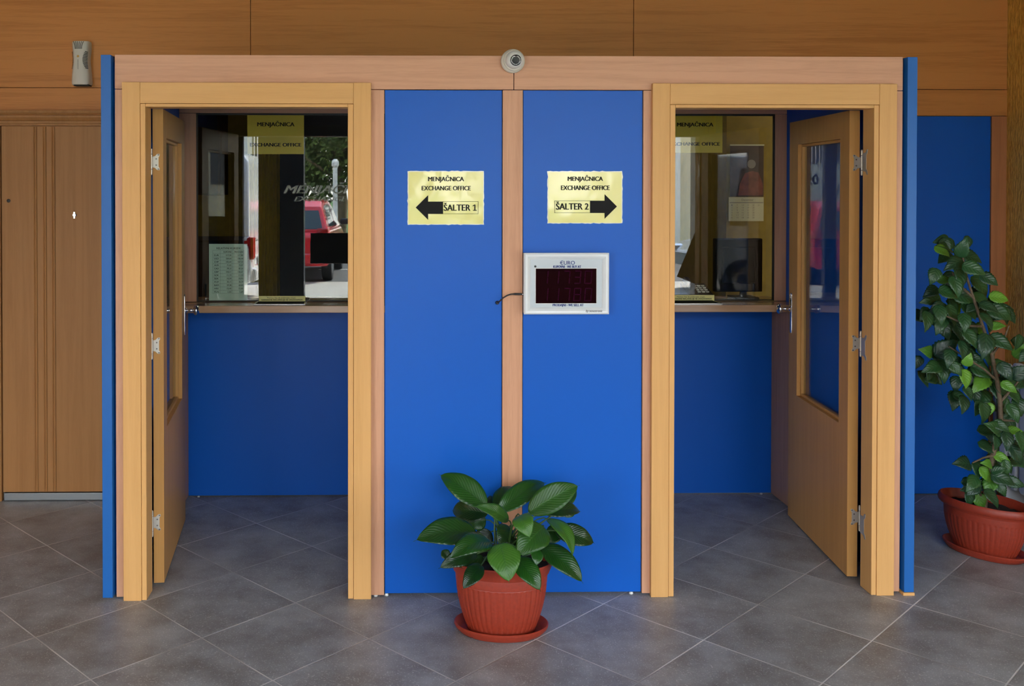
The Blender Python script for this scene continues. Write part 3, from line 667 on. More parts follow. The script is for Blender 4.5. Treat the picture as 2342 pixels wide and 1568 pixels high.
box('foot_bracket', 'radiator', e, 2.72, 2.83, 1.06, 1.08, 0, .13); box('foot_bracket', 'radiator', e, 2.72, 2.83, .47, .49, 0, .13)

# ------------------------------------------------------------------ pots and plants
def pot(e, c, prof_, oval, rot, sr, rolled=False):
    """oval ribbed pot on an oval saucer; prof_ = base radius, (radius, z) of groove, lip underside and rim"""
    seg = 320; cx, cy = c; X = Matrix.Translation((cx, cy, 0)) @ Matrix.Rotation(rot, 4, 'Z') @ Matrix.Diagonal((1, oval, 1, 1))
    r0, (rg, zg), (rl, zl), (rr, zr) = prof_
    sa = MB().lathe([(sr*.80, 0), (sr*.89, .003), (sr*.975, .018), (sr*.985, .024), (sr, .027), (sr, .033), (sr*.98, .035), (sr*.95, .031), (sr*.88, .012), (sr*.84, .008), (.0001, .008)], 96); sa.xform(X).build('saucer', 'terra', e, smooth=True)
    zb = .009
    def rib(t, k):
        if 4 <= k <= 11: return 1-.012*(1 if math.cos(t*44) > .3 else 0)
        return 1
    body = lambda f: r0+(rg-r0)*(1-(1-f)**1.7)
    prof = [(r0*.93, zb), (r0*.985, zb+.004), (r0, zb+.010)]+[(body(f), zb+.010+(zg-zb-.012)*f) for f in (.05, .06, .2, .35, .5, .65, .8, .93, .985, 1.0)]
    if rolled: prof += [(rg*1.004, zg+.003), (rl*.985, zl-.002), (rl*.985, zl-.0005), (rr*.955, zl), (rr*.985, zl+.005), (rr, zl+.016), (rr*.985, zr-.008), (rr*.955, zr-.001), (rr*.935, zr-.001), (rr*.92, zr-.010), (rr*.91, zl+.002), (rg*.93, zg), (.0001, zg-.004)]
    else: prof += [(rg*.992, zg), (rg*1.008, zg+.002), (rl*.985, zl-.003), (rl*.982, zl-.001), (rl*1.02, zl+.001), (rl*1.04, zl+.010), (rr*.975, zr-.014), (rr, zr-.006), (rr*.998, zr-.001), (rr*.985, zr), (rr*.965, zr-.002), (rr*.94, zr-.014), (rg*.96, zg+.01), (.0001, zg+.006)]
    MB().lathe(prof, seg, rib=rib).xform(X).build('pot', 'terra', e, smooth=True)
    so = MB(); V = []; F = []; nr, na = 8, 48; zs = zl-.002 if rolled else zl+.022; rs = rl*.925 if rolled else rl*1.0
    for i in range(nr+1):
        for k in range(na):
            a = 2*math.pi*k/na; r = rs*i/nr
            V.append((r*math.cos(a), r*math.sin(a), zs+.014*noise.noise(Vector((r*40*math.cos(a), r*40*math.sin(a), 3)))))
    for i in range(nr):
        for k in range(na): F.append((i*na+k, (i+1)*na+k, (i+1)*na+(k+1) % na, i*na+(k+1) % na))
    so.add(V, F).xform(X).build('soil', 'soil', e, smooth=True)
def leafmesh(name, m, e, base, tip, up, width, arch=.12, fold=.25, twist=0., shape='lily', serr=0., wave=.03, n=18, k=8, curl=0.):
    """a leaf blade from base to tip: midrib arching towards `up`, two halves folded up along it, pointed tip"""
    base = Vector(base); tip = Vector(tip); L = (tip-base).length; d = (tip-base).normalized(); up = Vector(up)
    up = (up-d*up.dot(d)).normalized(); side = d.cross(up)
    V = []; UV = []; sd = rnd.random()*50
    for i in range(n+1):
        u = i/n
        c = base+d*(L*u)+up*(arch*L*4*u*(1-u)-curl*L*max(0, u-.6)**2*3)
        if shape == 'lily': wv = (math.sin(math.pi*min(1, (u/.955)**.86*.985+.012))**.66 if u < .955 else 0)+.03*(1-u)
        else: wv = (math.sin(math.pi*min(1, u**.62*.99+.008))**.9)
        wv *= width/2
        a = twist*(u-.3); sv = side*math.cos(a)+up*math.sin(a); uv = up*math.cos(a)-side*math.sin(a)
        for j in range(k+1):
            q = -1+2*j/k; ww = wv*q
            if serr and abs(q) > .99: ww *= 1+serr*(1 if i % 2 else -1)
            z = fold*abs(ww)*(1-.35*abs(q))+wave*L*.5*noise.noise(Vector((u*5+sd, q*1.2, sd)))*abs(q)
            V.append(c+sv*ww+uv*z); UV.append((j/k, u))
    F = [(i*(k+1)+j, i*(k+1)+j+1, (i+1)*(k+1)+j+1, (i+1)*(k+1)+j) for i in range(n) for j in range(k)]
    mb = MB().add(V, F)
    inv = WM[e.name].inverted(); me = bpy.data.meshes.new(name); me.from_pydata([inv @ v for v in V], [], F); me.materials.append(MT[m])
    ul = me.uv_layers.new(name='UVMap')
    for lp in me.loops: ul.data[lp.index].uv = UV[lp.vertex_index]
    for p in me.polygons: p.use_smooth = True
    o = bpy.data.objects.new(name, me); C.objects.link(o); o.parent = e; WM[o.name] = WM[e.name]
    so = o.modifiers.new('thickness', 'SOLIDIFY'); so.thickness = .0007
    return o

# camera ray helper used to lay the leaves out in space
CP = Vector((-0.491888, -3.963808, 1.680540)); FL, CX, CY = 2234.33, 934.54, 456.19
def at(u, v, y):
    d = _r*((u-CX)/FL)+_f-_u*((v-CY)/FL); return CP+d*((y-CP.y)/d.y)

PL = (-.074, -.284)
lily = thing('potted_peace_lily', 'glossy peace lily in a terracotta pot in front of the blue panels', 'potted plant', (PL[0], PL[1], 0))
pot(lily, PL, (.130, (.171, .193), (.177, .230), (.199, .279)), .70, R(-4), .178)
def cp(x, y): return 900+x/3.41, 1040+y/3.41
# base px, tip px (in the enlarged view), base depth, tip depth, width m, up hint, arch, light?
LV = [
 ((725, 392), (358, 133), -.27, -.20, .094, (.3, -1, .55), .04, .0, 0),
 ((826, 436), (1196, 190), -.25, -.16, .080, (-.2, -.9, .7), .10, .2, 0),
 ((800, 430), (925, 222), -.18, -.08, .070, (-.5, -1, .3), .05, 0, 0),
 ((1056, 446), (1450, 222), -.31, -.30, .094, (-.35, -1, .55), .06, -.2, 1),
 ((1290, 420), (1428, 252), -.18, -.12, .055, (-.5, -1, .3), .05, 0, 0),
 ((645, 608), (175, 640), -.33, -.42, .105, (0, -.75, .8), .08, .1, 0),
 ((765, 682), (440, 780), -.42, -.56, .078, (.1, -.55, .8), .12, .3, 0),
 ((735, 455), (440, 420), -.22, -.14, .084, (.1, -.9, .5), .08, .2, 0),
 ((895, 505), (648, 388), -.38, -.44, .052, (.3, -.9, .6), .10, -.3, 1),
 ((830, 690), (903, 985), -.46, -.565, .108, (0, -1, .45), .10, 0, 1),
 ((1170, 560), (968, 776), -.42, -.52, .105, (-.3, -1, .4), .12, -.2, 1),
 ((985, 470), (1062, 640), -.44, -.52, .070, (-.2, -.9, .7), .20, .0, 1),
 ((1165, 448), (1478, 425), -.28, -.22, .060, (0, -.8, .7), .10, .2, 0),
 ((1200, 500), (1416, 780), -.34, -.44, .068, (.6, -.8, .5), .18, .2, 1),
 ((1262, 590), (1580, 680), -.26, -.26, .076, (.1, -.9, .6), .08, .1, 0),
 ((1150, 706), (1490, 982), -.34, -.42, .082, (.3, -.9, .6), .07, 0, 0),
 ((955, 800), (1152, 1050), -.44, -.53, .074, (.2, -1, .5), .08, 0, 0),
 ((685, 856), (542, 1038), -.44, -.52, .058, (-.2, -1, .5), .08, 0, 0),
 ((650, 770), (358, 870), -.38, -.44, .060, (0, -.8, .7), .10, .2, 0),
 ((700, 800), (490, 865), -.34, -.36, .050, (0, -.9, .6), .06, 0, 0),
 ((1120, 735), (1117, 858), -.46, -.50, .040, (0, -1, .3), .05, 0, 0),
 ((905, 560), (820, 690), -.26, -.33, .070, (.1, -1, .5), .06, 0, 0),
 ((720, 505), (580, 530), -.20, -.20, .065, (.1, -1, .4), .05, 0, 0),
 ((1300, 560), (1180, 690), -.18, -.22, .060, (0, -1, .4), .05, 0, 0),
 ((772, 420), (752, 308), -.16, -.12, .036, (0, -1, .3), .04, 0, 0),
 ((430, 800), (375, 740), -.30, -.28, .034, (0, -1, .4), .05, 0, 0),
 ((1290, 450), (1420, 400), -.20, -.14, .06, (0, -1, .5), .08, 0, 0),
 ((1060, 640), (1010, 790), -.30, -.36, .080, (0, -1, .4), .05, 0, 0),
 ((880, 640), (940, 800), -.22, -.26, .07, (0, -1, .4), .05, 0, 0),
 ((1000, 560), (1180, 640), -.16, -.16, .07, (0, -1, .4), .05, 0, 0),
 ((760, 600), (640, 700), -.16, -.16, .07, (0, -1, .4), .05, 0, 0),
]
for (b, tp, yb_, yt, wd, up, ar, tw, li) in LV:
    B = at(*cp(*b), yb_); T_ = at(*cp(*tp), yt)
    lo = leafmesh('leaf', 'lily_light' if li else 'lily', lily, B, T_, up, wd*1.08, ar, .24, tw*.8, 'lily', 0, .055, 24, 8, .25)
    a = rnd.uniform(0, 6.28); r = rnd.uniform(.01, .05); root = Vector((PL[0]+r*math.cos(a), PL[1]+r*.7*math.sin(a), .222))
    d = (T_-B).normalized(); m1 = root.lerp(B, .55)+Vector((0, 0, .05))
    pts = []
    for i in range(9):
        u = i/8; p = root*(1-u)**3+3*u*(1-u)**2*(root+(Vector((0, 0, .09))+(B-root)*.15))+3*u*u*(1-u)*(B-d*.04)+B*u**3; pts.append(p)
    MB().tube(pts, [.0036-.0014*i/8 for i in range(9)], 8).build('leaf_stalk', 'stalk', lo, smooth=True)

HP = (2.234, .458)
hib = thing('potted_hibiscus', 'tall hibiscus with toothed leaves in a terracotta pot by the radiator', 'potted plant', (HP[0], HP[1], 0))
pot(hib, HP, (.134, (.178, .170), (.183, .209), (.206, .248)), .62, R(-59), .184, True)
st = MB()
stem = [(2.225, .45, .195), (2.222, .43, .30), (2.235, .42, .40), (2.262, .43, .50), (2.29, .43, .60), (2.285, .43, .70), (2.27, .43, .80), (2.24, .42, .92), (2.19, .41, 1.05), (2.14, .40, 1.18), (2.10, .40, 1.30), (2.085, .40, 1.40)]
st.tube(stem, [.013, .0125, .012, .0115, .011, .010, .009, .008, .007, .006, .005, .004], 10); so_ = st.build('stem', 'bark', hib, smooth=True)
br = MB()
for pts in ([(2.285, .43, .70), (2.33, .40, .78), (2.38, .38, .86)], [(2.27, .43, .80), (2.18, .38, .86), (2.08, .36, .92), (2.00, .35, .97)], [(2.19, .41, 1.05), (2.10, .36, 1.06), (2.0, .35, 1.10), (1.95, .35, 1.12)], [(2.24, .42, .92), (2.27, .38, 1.0), (2.285, .37, 1.06)], [(2.216, .44, .25), (2.17, .41, .32), (2.13, .40, .38)], [(2.245, .42, .46), (2.19, .40, .455), (2.135, .39, .435)], [(2.285, .43, .62), (2.35, .40, .62)], [(2.14, .40, 1.18), (2.05, .37, 1.25), (2.02, .36, 1.30)]):
    MB().tube(pts, [.006-.003*i/(len(pts)-1) for i in range(len(pts))], 8).build('branch', 'bark', hib, smooth=True)
# (px, py) of leaf centres in the photo, leaf length in px, downward angle of the tip (deg, 0 = right, 90 = down), young?
HL = [(2160,566,52,200,0),(2202,565,52,-80,0),(2222,590,54,20,0),(2180,605,58,160,0),(2228,616,58,30,0),(2194,636,56,95,0),(2135,632,46,120,0),(2160,640,40,-10,1),(2155,575,40,30,1),
(2128,686,58,175,0),(2128,668,42,150,0),(2170,672,58,20,0),(2205,680,56,15,0),(2182,702,54,60,1),(2216,712,58,40,0),(2240,655,60,50,0),(2262,640,48,30,0),(2285,682,46,10,1),(2262,704,50,20,0),(2286,716,60,35,0),(2308,722,44,50,0),(2176,722,54,70,0),(2205,738,50,100,0),(2118,735,50,100,0),(2148,740,54,110,0),(2160,755,56,70,0),
(2234,753,46,170,1),(2282,746,34,-15,1),(2256,734,44,60,0),(2252,792,62,110,0),(2290,784,62,40,0),(2118,803,48,200,1),(2164,795,62,-30,0),(2258,815,48,80,0),(2214,822,38,-80,1),(2130,842,58,170,0),(2156,850,58,80,0),(2184,842,46,60,0),(2206,866,48,80,1),(2186,878,44,100,0),(2240,840,40,120,0),
(2240,878,62,150,1),(2246,850,56,25,0),(2280,842,54,130,0),(2318,870,62,10,0),(2308,886,44,30,1),(2284,900,66,75,0),(2318,906,50,60,0),(2250,916,58,100,0),(2296,928,50,70,0),(2214,900,40,70,0),(2182,916,48,100,0),(2202,925,46,110,0),(2248,945,58,95,0),(2264,935,30,100,1),(2330,930,50,80,0),(2334,850,50,-40,0),(2336,800,44,-60,1),
(2272,978,56,200,0),(2302,1008,48,90,0),(2278,1010,44,95,0),(2322,986,36,0,1),(2334,1010,52,90,0),(2324,1040,54,70,0),(2290,975,40,30,0),(2200,1060,58,190,0),(2256,1060,32,190,1),(2292,1048,36,30,1),(2254,1086,48,60,1),(2294,1096,50,20,0),(2222,1106,52,130,0),(2262,1112,46,110,1),(2322,1104,46,20,0),(2214,1140,50,100,0),(2240,1146,48,80,1),(2268,1140,54,50,0),(2290,1118,40,60,0),(2242,1170,40,90,0),(2225,1120,40,150,0),(2285,1075,36,-30,0),
(2140,705,50,140,0),(2192,760,54,80,0),(2220,775,54,60,0),(2186,655,50,80,0),(2244,690,50,60,0),(2200,800,50,80,0),(2230,905,46,90,0),(2300,850,48,60,0),(2150,720,46,90,0),(2170,820,46,110,0),(2318,945,46,60,0),(2300,1070,40,90,0)]
for (px, py, ln, ang, yg) in HL:
    y = .30+rnd.random()*.22 if py < 1000 else .34+rnd.random()*.10
    s_ = (y+3.96)/FL; Lm = ln*s_*rnd.uniform(.86, 1.02); a = R(ang)+rnd.uniform(-.15, .15)
    dx, dz = math.cos(a), -math.sin(a); dp = rnd.uniform(-.75, -.15)
    c = at(px, py, y); dv = Vector((dx, dp, dz)).normalized()
    dv = Vector((dx, dp*.6, dz)); B = c-dv*Lm/2; T_ = c+dv*Lm/2
    up = Vector((rnd.uniform(-.4, .4), -1, rnd.uniform(.25, .9)))
    lo = leafmesh('leaf', 'hib_light' if yg else 'hib', hib, B, T_, up, Lm*rnd.uniform(.62, .74), .08, .22, rnd.uniform(-.3, .3), 'hib', .07, .05, 16, 6, .2)

V = []; F = []; UV = []
for i in range(110):
    q = HL[rnd.randrange(len(HL))]; px = q[0]+rnd.uniform(-22, 22); py = q[1]+rnd.uniform(-18, 26)
    if py > 1120: py -= 60
    y = rnd.uniform(.44, .56) if py < 1000 else rnd.uniform(.42, .48); Lm = rnd.uniform(34, 48)*(y+3.96)/FL; a = rnd.uniform(0, 3.14)
    c = at(px, py, y); d = Vector((math.cos(a), rnd.uniform(-.4, .1), -math.sin(a))).normalized(); up = Vector((rnd.uniform(-.4, .4), -1, rnd.uniform(.2, .8))); up = (up-d*up.dot(d)).normalized(); sd = d.cross(up); o = len(V); n_ = 8; k_ = 4
    for ii in range(n_+1):
        u = ii/n_; wv = Lm*.34*math.sin(math.pi*min(1, u**.62*.99+.008))**.9
        for jj in range(k_+1):
            w_ = -1+2*jj/k_; V.append(c+d*Lm*(u-.5)+sd*wv*w_+up*(.2*abs(wv*w_)+.25*Lm*u*(1-u))); UV.append((jj/k_, u))
    F += [(o+ii*(k_+1)+jj, o+ii*(k_+1)+jj+1, o+(ii+1)*(k_+1)+jj+1, o+(ii+1)*(k_+1)+jj) for ii in range(n_) for jj in range(k_)]
inv = WM[hib.name].inverted(); me = bpy.data.meshes.new('inner_leaves'); me.from_pydata([inv @ v for v in V], [], F); me.materials.append(MT['hib'])
ul = me.uv_layers.new(name='UVMap')
for lp in me.loops: ul.data[lp.index].uv = UV[lp.vertex_index]
for p in me.polygons: p.use_smooth = True
o = bpy.data.objects.new('inner_leaves', me); C.objects.link(o); o.parent = hib; o['kind'] = 'stuff'
so = o.modifiers.new('thickness', 'SOLIDIFY'); so.thickness = .0006

# ------------------------------------------------------------------ the office behind the glass
MT['curtain'] = plain('yellow_curtain', (.72, .55, .04), .8, var=.15, bscale=15)
MT['navy'] = plain('dark_navy_laminate', (.012, .015, .021), .8, spec=.15)
MT['brown'] = plain('brown_upholstery', (.10, .065, .03), .7)
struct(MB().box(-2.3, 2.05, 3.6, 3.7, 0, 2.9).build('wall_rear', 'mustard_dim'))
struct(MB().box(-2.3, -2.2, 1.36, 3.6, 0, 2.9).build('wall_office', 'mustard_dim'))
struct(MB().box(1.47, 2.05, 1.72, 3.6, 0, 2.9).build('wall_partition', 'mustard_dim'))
lamp = thing('fill_lamp', 'round ceiling lamp added to brighten the office behind the service windows', 'lamp', (0, 2.6, 2.9))
MB().lathe([(.16, 2.8995), (.16, 2.87), (.13, 2.84), (.05, 2.83)], 32, (0, 2.6, 0)).build('fill_lamp_shade', 'white', lamp, smooth=True)
ld = bpy.data.lights.new('office_fill_light', 'POINT'); lo = bpy.data.objects.new('office_fill_light', ld); C.objects.link(lo); lo.location = (0, 2.6, 2.70); ld.energy = 1.0; ld.shadow_soft_size = .12; ld.color = (1, .95, .85)  # added fill: lifts the dim office, no such lamp is known there
e = thing('wall_cabinet', 'black wall cabinet high on the ochre wall behind the rate table window', 'cabinet', (-1.97, 3.4, 1.62))
box('cabinet_body', 'matte', e, -2.199, -1.75, 3.32, 3.599, 1.62, 2.6)
box('cabinet_door', 'navy', e, -2.19, -1.76, 3.30, 3.319, 1.63, 2.59)
e = thing('low_cabinet', 'black low cabinet behind the rate table', 'cabinet', (-1.62, 2.2, 0))
box('cabinet_body', 'matte', e, -1.95, -1.42, 2.02, 2.5, 0, 1.355)
box('cabinet_door', 'navy', e, -1.94, -1.43, 2.00, 2.019, .05, 1.34)
e = thing('curtain', 'yellow curtain hanging behind the window beside the dark wardrobe', 'curtain', (-1.44, 3.4, 0))
V = []; F = []; n = 60
for i in range(n+1):
    x = -1.57+.24*i/n; yv = 3.45+.025*math.sin(i*.9)
    V += [(x, yv, .05), (x, yv, 2.45), (x, yv+.004, .05), (x, yv+.004, 2.45)]
for i in range(n): F += [(4*i, 4*i+4, 4*i+5, 4*i+1), (4*i+2, 4*i+3, 4*i+7, 4*i+6)]
MB().add(V, F).build('curtain_cloth', 'curtain', e, smooth=True)
MB().tube([(-1.62, 3.45, 2.46), (-1.31, 3.45, 2.46)], .012, 10).build('curtain_rod', 'steel', e, smooth=True)
e = thing('wardrobe', 'dark navy wardrobe standing behind the window beside the yellow curtain', 'wardrobe', (-.85, 3.3, 0))
box('wardrobe_body', 'navy', e, -1.29, -.25, 3.05, 3.59, 0, 2.45)
box('wardrobe_door', 'navy', e, -1.285, -.795, 3.03, 3.049, .06, 2.44); box('wardrobe_door', 'navy', e, -.785, -.255, 3.03, 3.049, .06, 2.44)
e = thing('office_chair', 'brown office chair behind the glass beside the rate table', 'chair', (-1.38, 1.92, 0))
m = MB().box(-1.60, -1.30, 1.955, 1.985, .78, 1.10).build('backrest', 'brown', e, bevel=.012, segs=3)
box('seat', 'brown', e, -1.62, -1.28, 1.60, 1.95, .44, .50, .015); MB().tube([(-1.45, 1.972, .80), (-1.45, 1.94, .46)], .018, 10).build('back_post', 'black', e)
MB().tube([(-1.45, 1.8, .44), (-1.45, 1.8, .06)], .025, 12).build('gas_column', 'black', e, smooth=True)
ft = MB()
for i in range(5):
    a = 2*math.pi*i/5; ft.tube([(-1.45, 1.8, .09), (-1.45+.18*math.cos(a), 1.8+.18*math.sin(a), .03)], [.02, .014], 8); ft.lathe([(.012, 0), (.02, .012), (.02, .024), (.012, .036)], 10, (-1.45+.18*math.cos(a), 1.8+.18*math.sin(a), 0))
ft.build('star_base', 'black', e, smooth=True)
e = thing('wall_calendar', 'hanging wall calendar with a dark picture above the month page', 'calendar', (1.585, 1.715, 1.48))
MT['cal_pic'] = plain('dark_calendar_print', (.045, .028, .02), .35, var=.5, bscale=14)
MT['cal_red'] = plain('dull_red_print', (.16, .045, .03), .4, var=.4, bscale=30)
MT['cal_page'] = plain('calendar_page', (.52, .50, .33), .5)
box('picture_sheet', 'cal_pic', e, 1.488, 1.685, 1.710, 1.7125, 1.625, 1.925, .0)
f = MB(); f.prism([(1.535, 1.632), (1.682, 1.632), (1.680, 1.70), (1.655, 1.765), (1.618, 1.775), (1.575, 1.762), (1.545, 1.70)], 'Y', 1.7085, 1.7099); f.build('picture_shape', 'cal_red', e)
f = MB(); f.lathe([(.026, 1.7095), (.024, 1.7085)], 24, (1.612, 0, 1.815), 'Y'); f.build('picture_disc', MT['faint_ink'], e)
box('month_page', 'cal_page', e, 1.480, 1.685, 1.707, 1.709, 1.482, 1.622, .0)
t = MB(); text(t, 'Decembar', 1.555, 1.625, 1.600, 1.613, 1.7063, .0)
t.box(1.485, 1.682, 1.7060, 1.7068, 1.588, 1.592)
for i in range(31):
    cxx = 1.495+(i//6)*.031; zz = 1.575-(i % 6)*.0145; text(t, str(i+1), cxx, cxx+(.006 if i < 9 else .011), zz-.004, zz+.004, 1.7063, .0)
t.build('month_print', 'faint_ink', e)
box('binding_strip', 'cal_page', e, 1.486, 1.687, 1.7065, 1.7135, 1.922, 1.93, .0)
e = thing('monitor', 'black monitor standing on the counter behind the calendar window', 'monitor', (1.49, 1.33, ZC))
box('monitor_case', 'matte', e, 1.262, 1.525, 1.30, 1.335, ZC+.035, ZC+.325, .006); box('rear_bulge', 'matte', e, 1.30, 1.48, 1.275, 1.2995, ZC+.08, ZC+.28, .008)
MB().box(1.41, 1.44, 1.305, 1.33, ZC+.01, ZC+.034).build('monitor_neck', 'black', e); box('monitor_foot', 'black', e, 1.36, 1.49, 1.25, 1.385, ZC+.0005, ZC+.010, .003)
e = thing('desk_telephone', 'black desk telephone on the counter behind the glass beside the monitor', 'telephone', (1.17, 1.3, ZC))
m = MB().prism([(1.23, ZC+.0005), (1.39, ZC+.0005), (1.39, ZC+.075), (1.23, ZC+.03)], 'X', 1.10, 1.235); m.build('telephone_base', 'black', e, bevel=.004)
kb = MB()
for i in range(3):
    for j in range(4): kb.box(1.16+i*.022, 1.175+i*.022, 1.255+j*.028, 1.272+j*.028, ZC+.034+j*.0078, ZC+.044+j*.0078)
kb.build('key_pad', 'white', e)
MB().tube([(1.125, 1.25, ZC+.068), (1.125, 1.30, ZC+.078), (1.125, 1.36, ZC+.094)], [.02, .013, .02], 12).build('handset', 'black', e, smooth=True)

# ------------------------------------------------------------------ shopfront behind the camera (seen in the glass)
def sf(name, m, *b): return struct(MB().box(*b).build(name, m))
YF = -6.0
sf('wall_front', 'dark_frame', -5.6, -5.4, YF-.06, YF+.06, 0, 2.9)
sf('trim_1', 'dark_frame', -2.98, -2.66, YF-.06, YF+.06, 0, 2.9); sf('trim_2', 'dark_frame', -2.40, -2.35, YF-.06, YF+.06, 0, 2.35)
sf('added_column', 'dark_frame', -2.27, -1.665, YF-1.0, YF-.8, -.02, 2.9); sf('trim_4', 'dark_frame', -.60, -.465, YF-.06, YF+.06, 0, 2.9)  # the first is a column added outside to darken this strip of reflection
sf('trim_5', 'grey_pillar', 3.34, 3.57, YF-.12, YF+.12, 0, 2.9); sf('trim_6', 'dark_frame', 7.8, 8.0, YF-.06, YF+.06, 0, 2.9)
sf('trim_7', 'dark_frame', -2.66, -2.16, YF-.05, YF+.05, 2.35, 2.9); sf('trim_8', 'dark_frame', -2.16, -.60, YF-.05, YF+.05, 2.31, 2.9); sf('trim_9', 'dark_frame', 3.57, 7.8, YF-.05, YF+.05, 2.16, 2.9)
sf('added_parapet', 'navy', -.20, 3.0, YF-.05, YF+.05, 0, 1.30)  # dark parapet put in to darken reflections in the blue panels and display
w1 = sf('window_1', 'tint_glass', -2.66, -2.40, YF-.004, YF+.004, 0, 2.35)
m, t_, b = mat('frosted_film'); tl = t_.nodes.new('ShaderNodeBsdfTranslucent'); tl.inputs[0].default_value = (.42, .42, .38, 1)
t_.links.new(tl.outputs[0], t_.nodes['Material Output'].inputs[0]); MT['etch'] = m
t = MB(); text(t, 'MENJAČNICA', -1.84, -.62, 1.60, 1.70, YF, .02, .35); t2 = MB(); text(t2, 'EXCHANGE OFFICE', -1.71, -.62, 1.50, 1.56, YF, .02, .35)
e = thing('lettered_pane', 'glass pane lettered MENJAČNICA EXCHANGE OFFICE, seen reflected in the window with the rate table', 'glass pane', (-1.2, YF, 0))
MB().box(-2.16, -.60, YF+.001, YF+.007, .02, 2.31).build('glass_pane', 'shop_glass', e); t.build('lettering', 'etch', e); t2.build('lettering', 'etch', e)
box('floor_rail', 'dark_frame', e, -2.16, -.60, YF-.01, YF+.018, 0, .0198)
e = thing('black_sign', 'black sign hung on the shopfront glass, seen reflected in the window with the rate table', 'sign', (-1.2, YF+.2, .75))
box('sign_board', 'black', e, -1.49, -.95, YF+.20, YF+.21, .735, 1.11, .001); m = MB(); m.box(-1.494, -.95, YF+.20, YF+.212, .731, .735); m.box(-1.494, -1.49, YF+.20, YF+.212, .735, 1.0); m.build('edge_strip', 'white', e)
MB().tube([(-1.4, YF+.205, 1.11), (-1.2, YF+.16, 1.30), (-1.0, YF+.205, 1.11)], .002, 6).build('hanging_wire', 'steel', e)
e = thing('banknote_poster', 'tilted plum coloured 500 poster reflected in the calendar window', 'poster', (3.45, YF+.14, .9))
MT['plum'] = plain('plum_print', (.055, .035, .045), .5, var=.3, bscale=8); MT['plum_dark'] = plain('dark_plum_print', (.02, .012, .02), .5); MT['flag_blue'] = plain('blue_rectangle', (.02, .035, .12), .5)
p = MB().box(-.42, .50, -.003, .003, -.20, .14); t = MB(); text(t, '500', -.40, -.12, -.15, .0, -.006, .0); q = MB().box(.36, .46, -.006, -.0035, .02, .10)
Q = Matrix.Translation((3.46, YF+.16, .95)) @ Matrix.Rotation(R(-112), 4, 'Y') @ Matrix.Rotation(R(180), 4, 'Z')
Q = Matrix.Translation((3.46, YF+.16, .95)) @ Matrix.Rotation(R(112), 4, 'Y')
p.xform(Q).build('poster_sheet', 'plum', e); t.xform(Q).build('lettering', 'plum_dark', e); q.xform(Q).build('printed_rectangle', 'flag_blue', e)

# ------------------------------------------------------------------ the street
MT['pave'] = plain('pale_paving', (.42, .39, .34), .85, var=.15, bscale=3); MT['road'] = plain('asphalt', (.10, .10, .10), .9, var=.15, bscale=4); MT['grass'] = plain('lawn', (.07, .15, .03), .9, var=.4, bscale=6)
sf('pavement', 'pave', -60, 60, -11.2, -6.06, -.12, -.02); sf('road', 'road', -60, 60, -17, -11.2, -.14, -.035); sf('ground', 'grass', -90, 90, -120, -17, -.14, -.03)
ln = MB()
for i in range(16): ln.box(-30+i*4, -28+i*4, -14.1, -13.95, -.0345, -.033)
tag(ln.build('road_marking', 'white'), 'broken white line along the street outside', 'road marking')['kind'] = 'structure'
MT['render_w'] = plain('white_render', (.72, .71, .66), .8, var=.05, bscale=1); MT['render_c'] = plain('cream_render', (.66, .58, .42), .8, var=.05, bscale=1)
MT['win_dark'] = plain('dark_window', (.03, .035, .04), .15); MT['carglass'] = plain('car_window', (.03, .05, .06), .05, spec=.6); MT['tyre'] = plain('tyre_rubber', (.015, .015, .015), .8); MT['lamp_red'] = plain('tail_lamp', (.30, .01, .01), .15); MT['plate'] = plain('number_plate', (.7, .7, .66), .4)
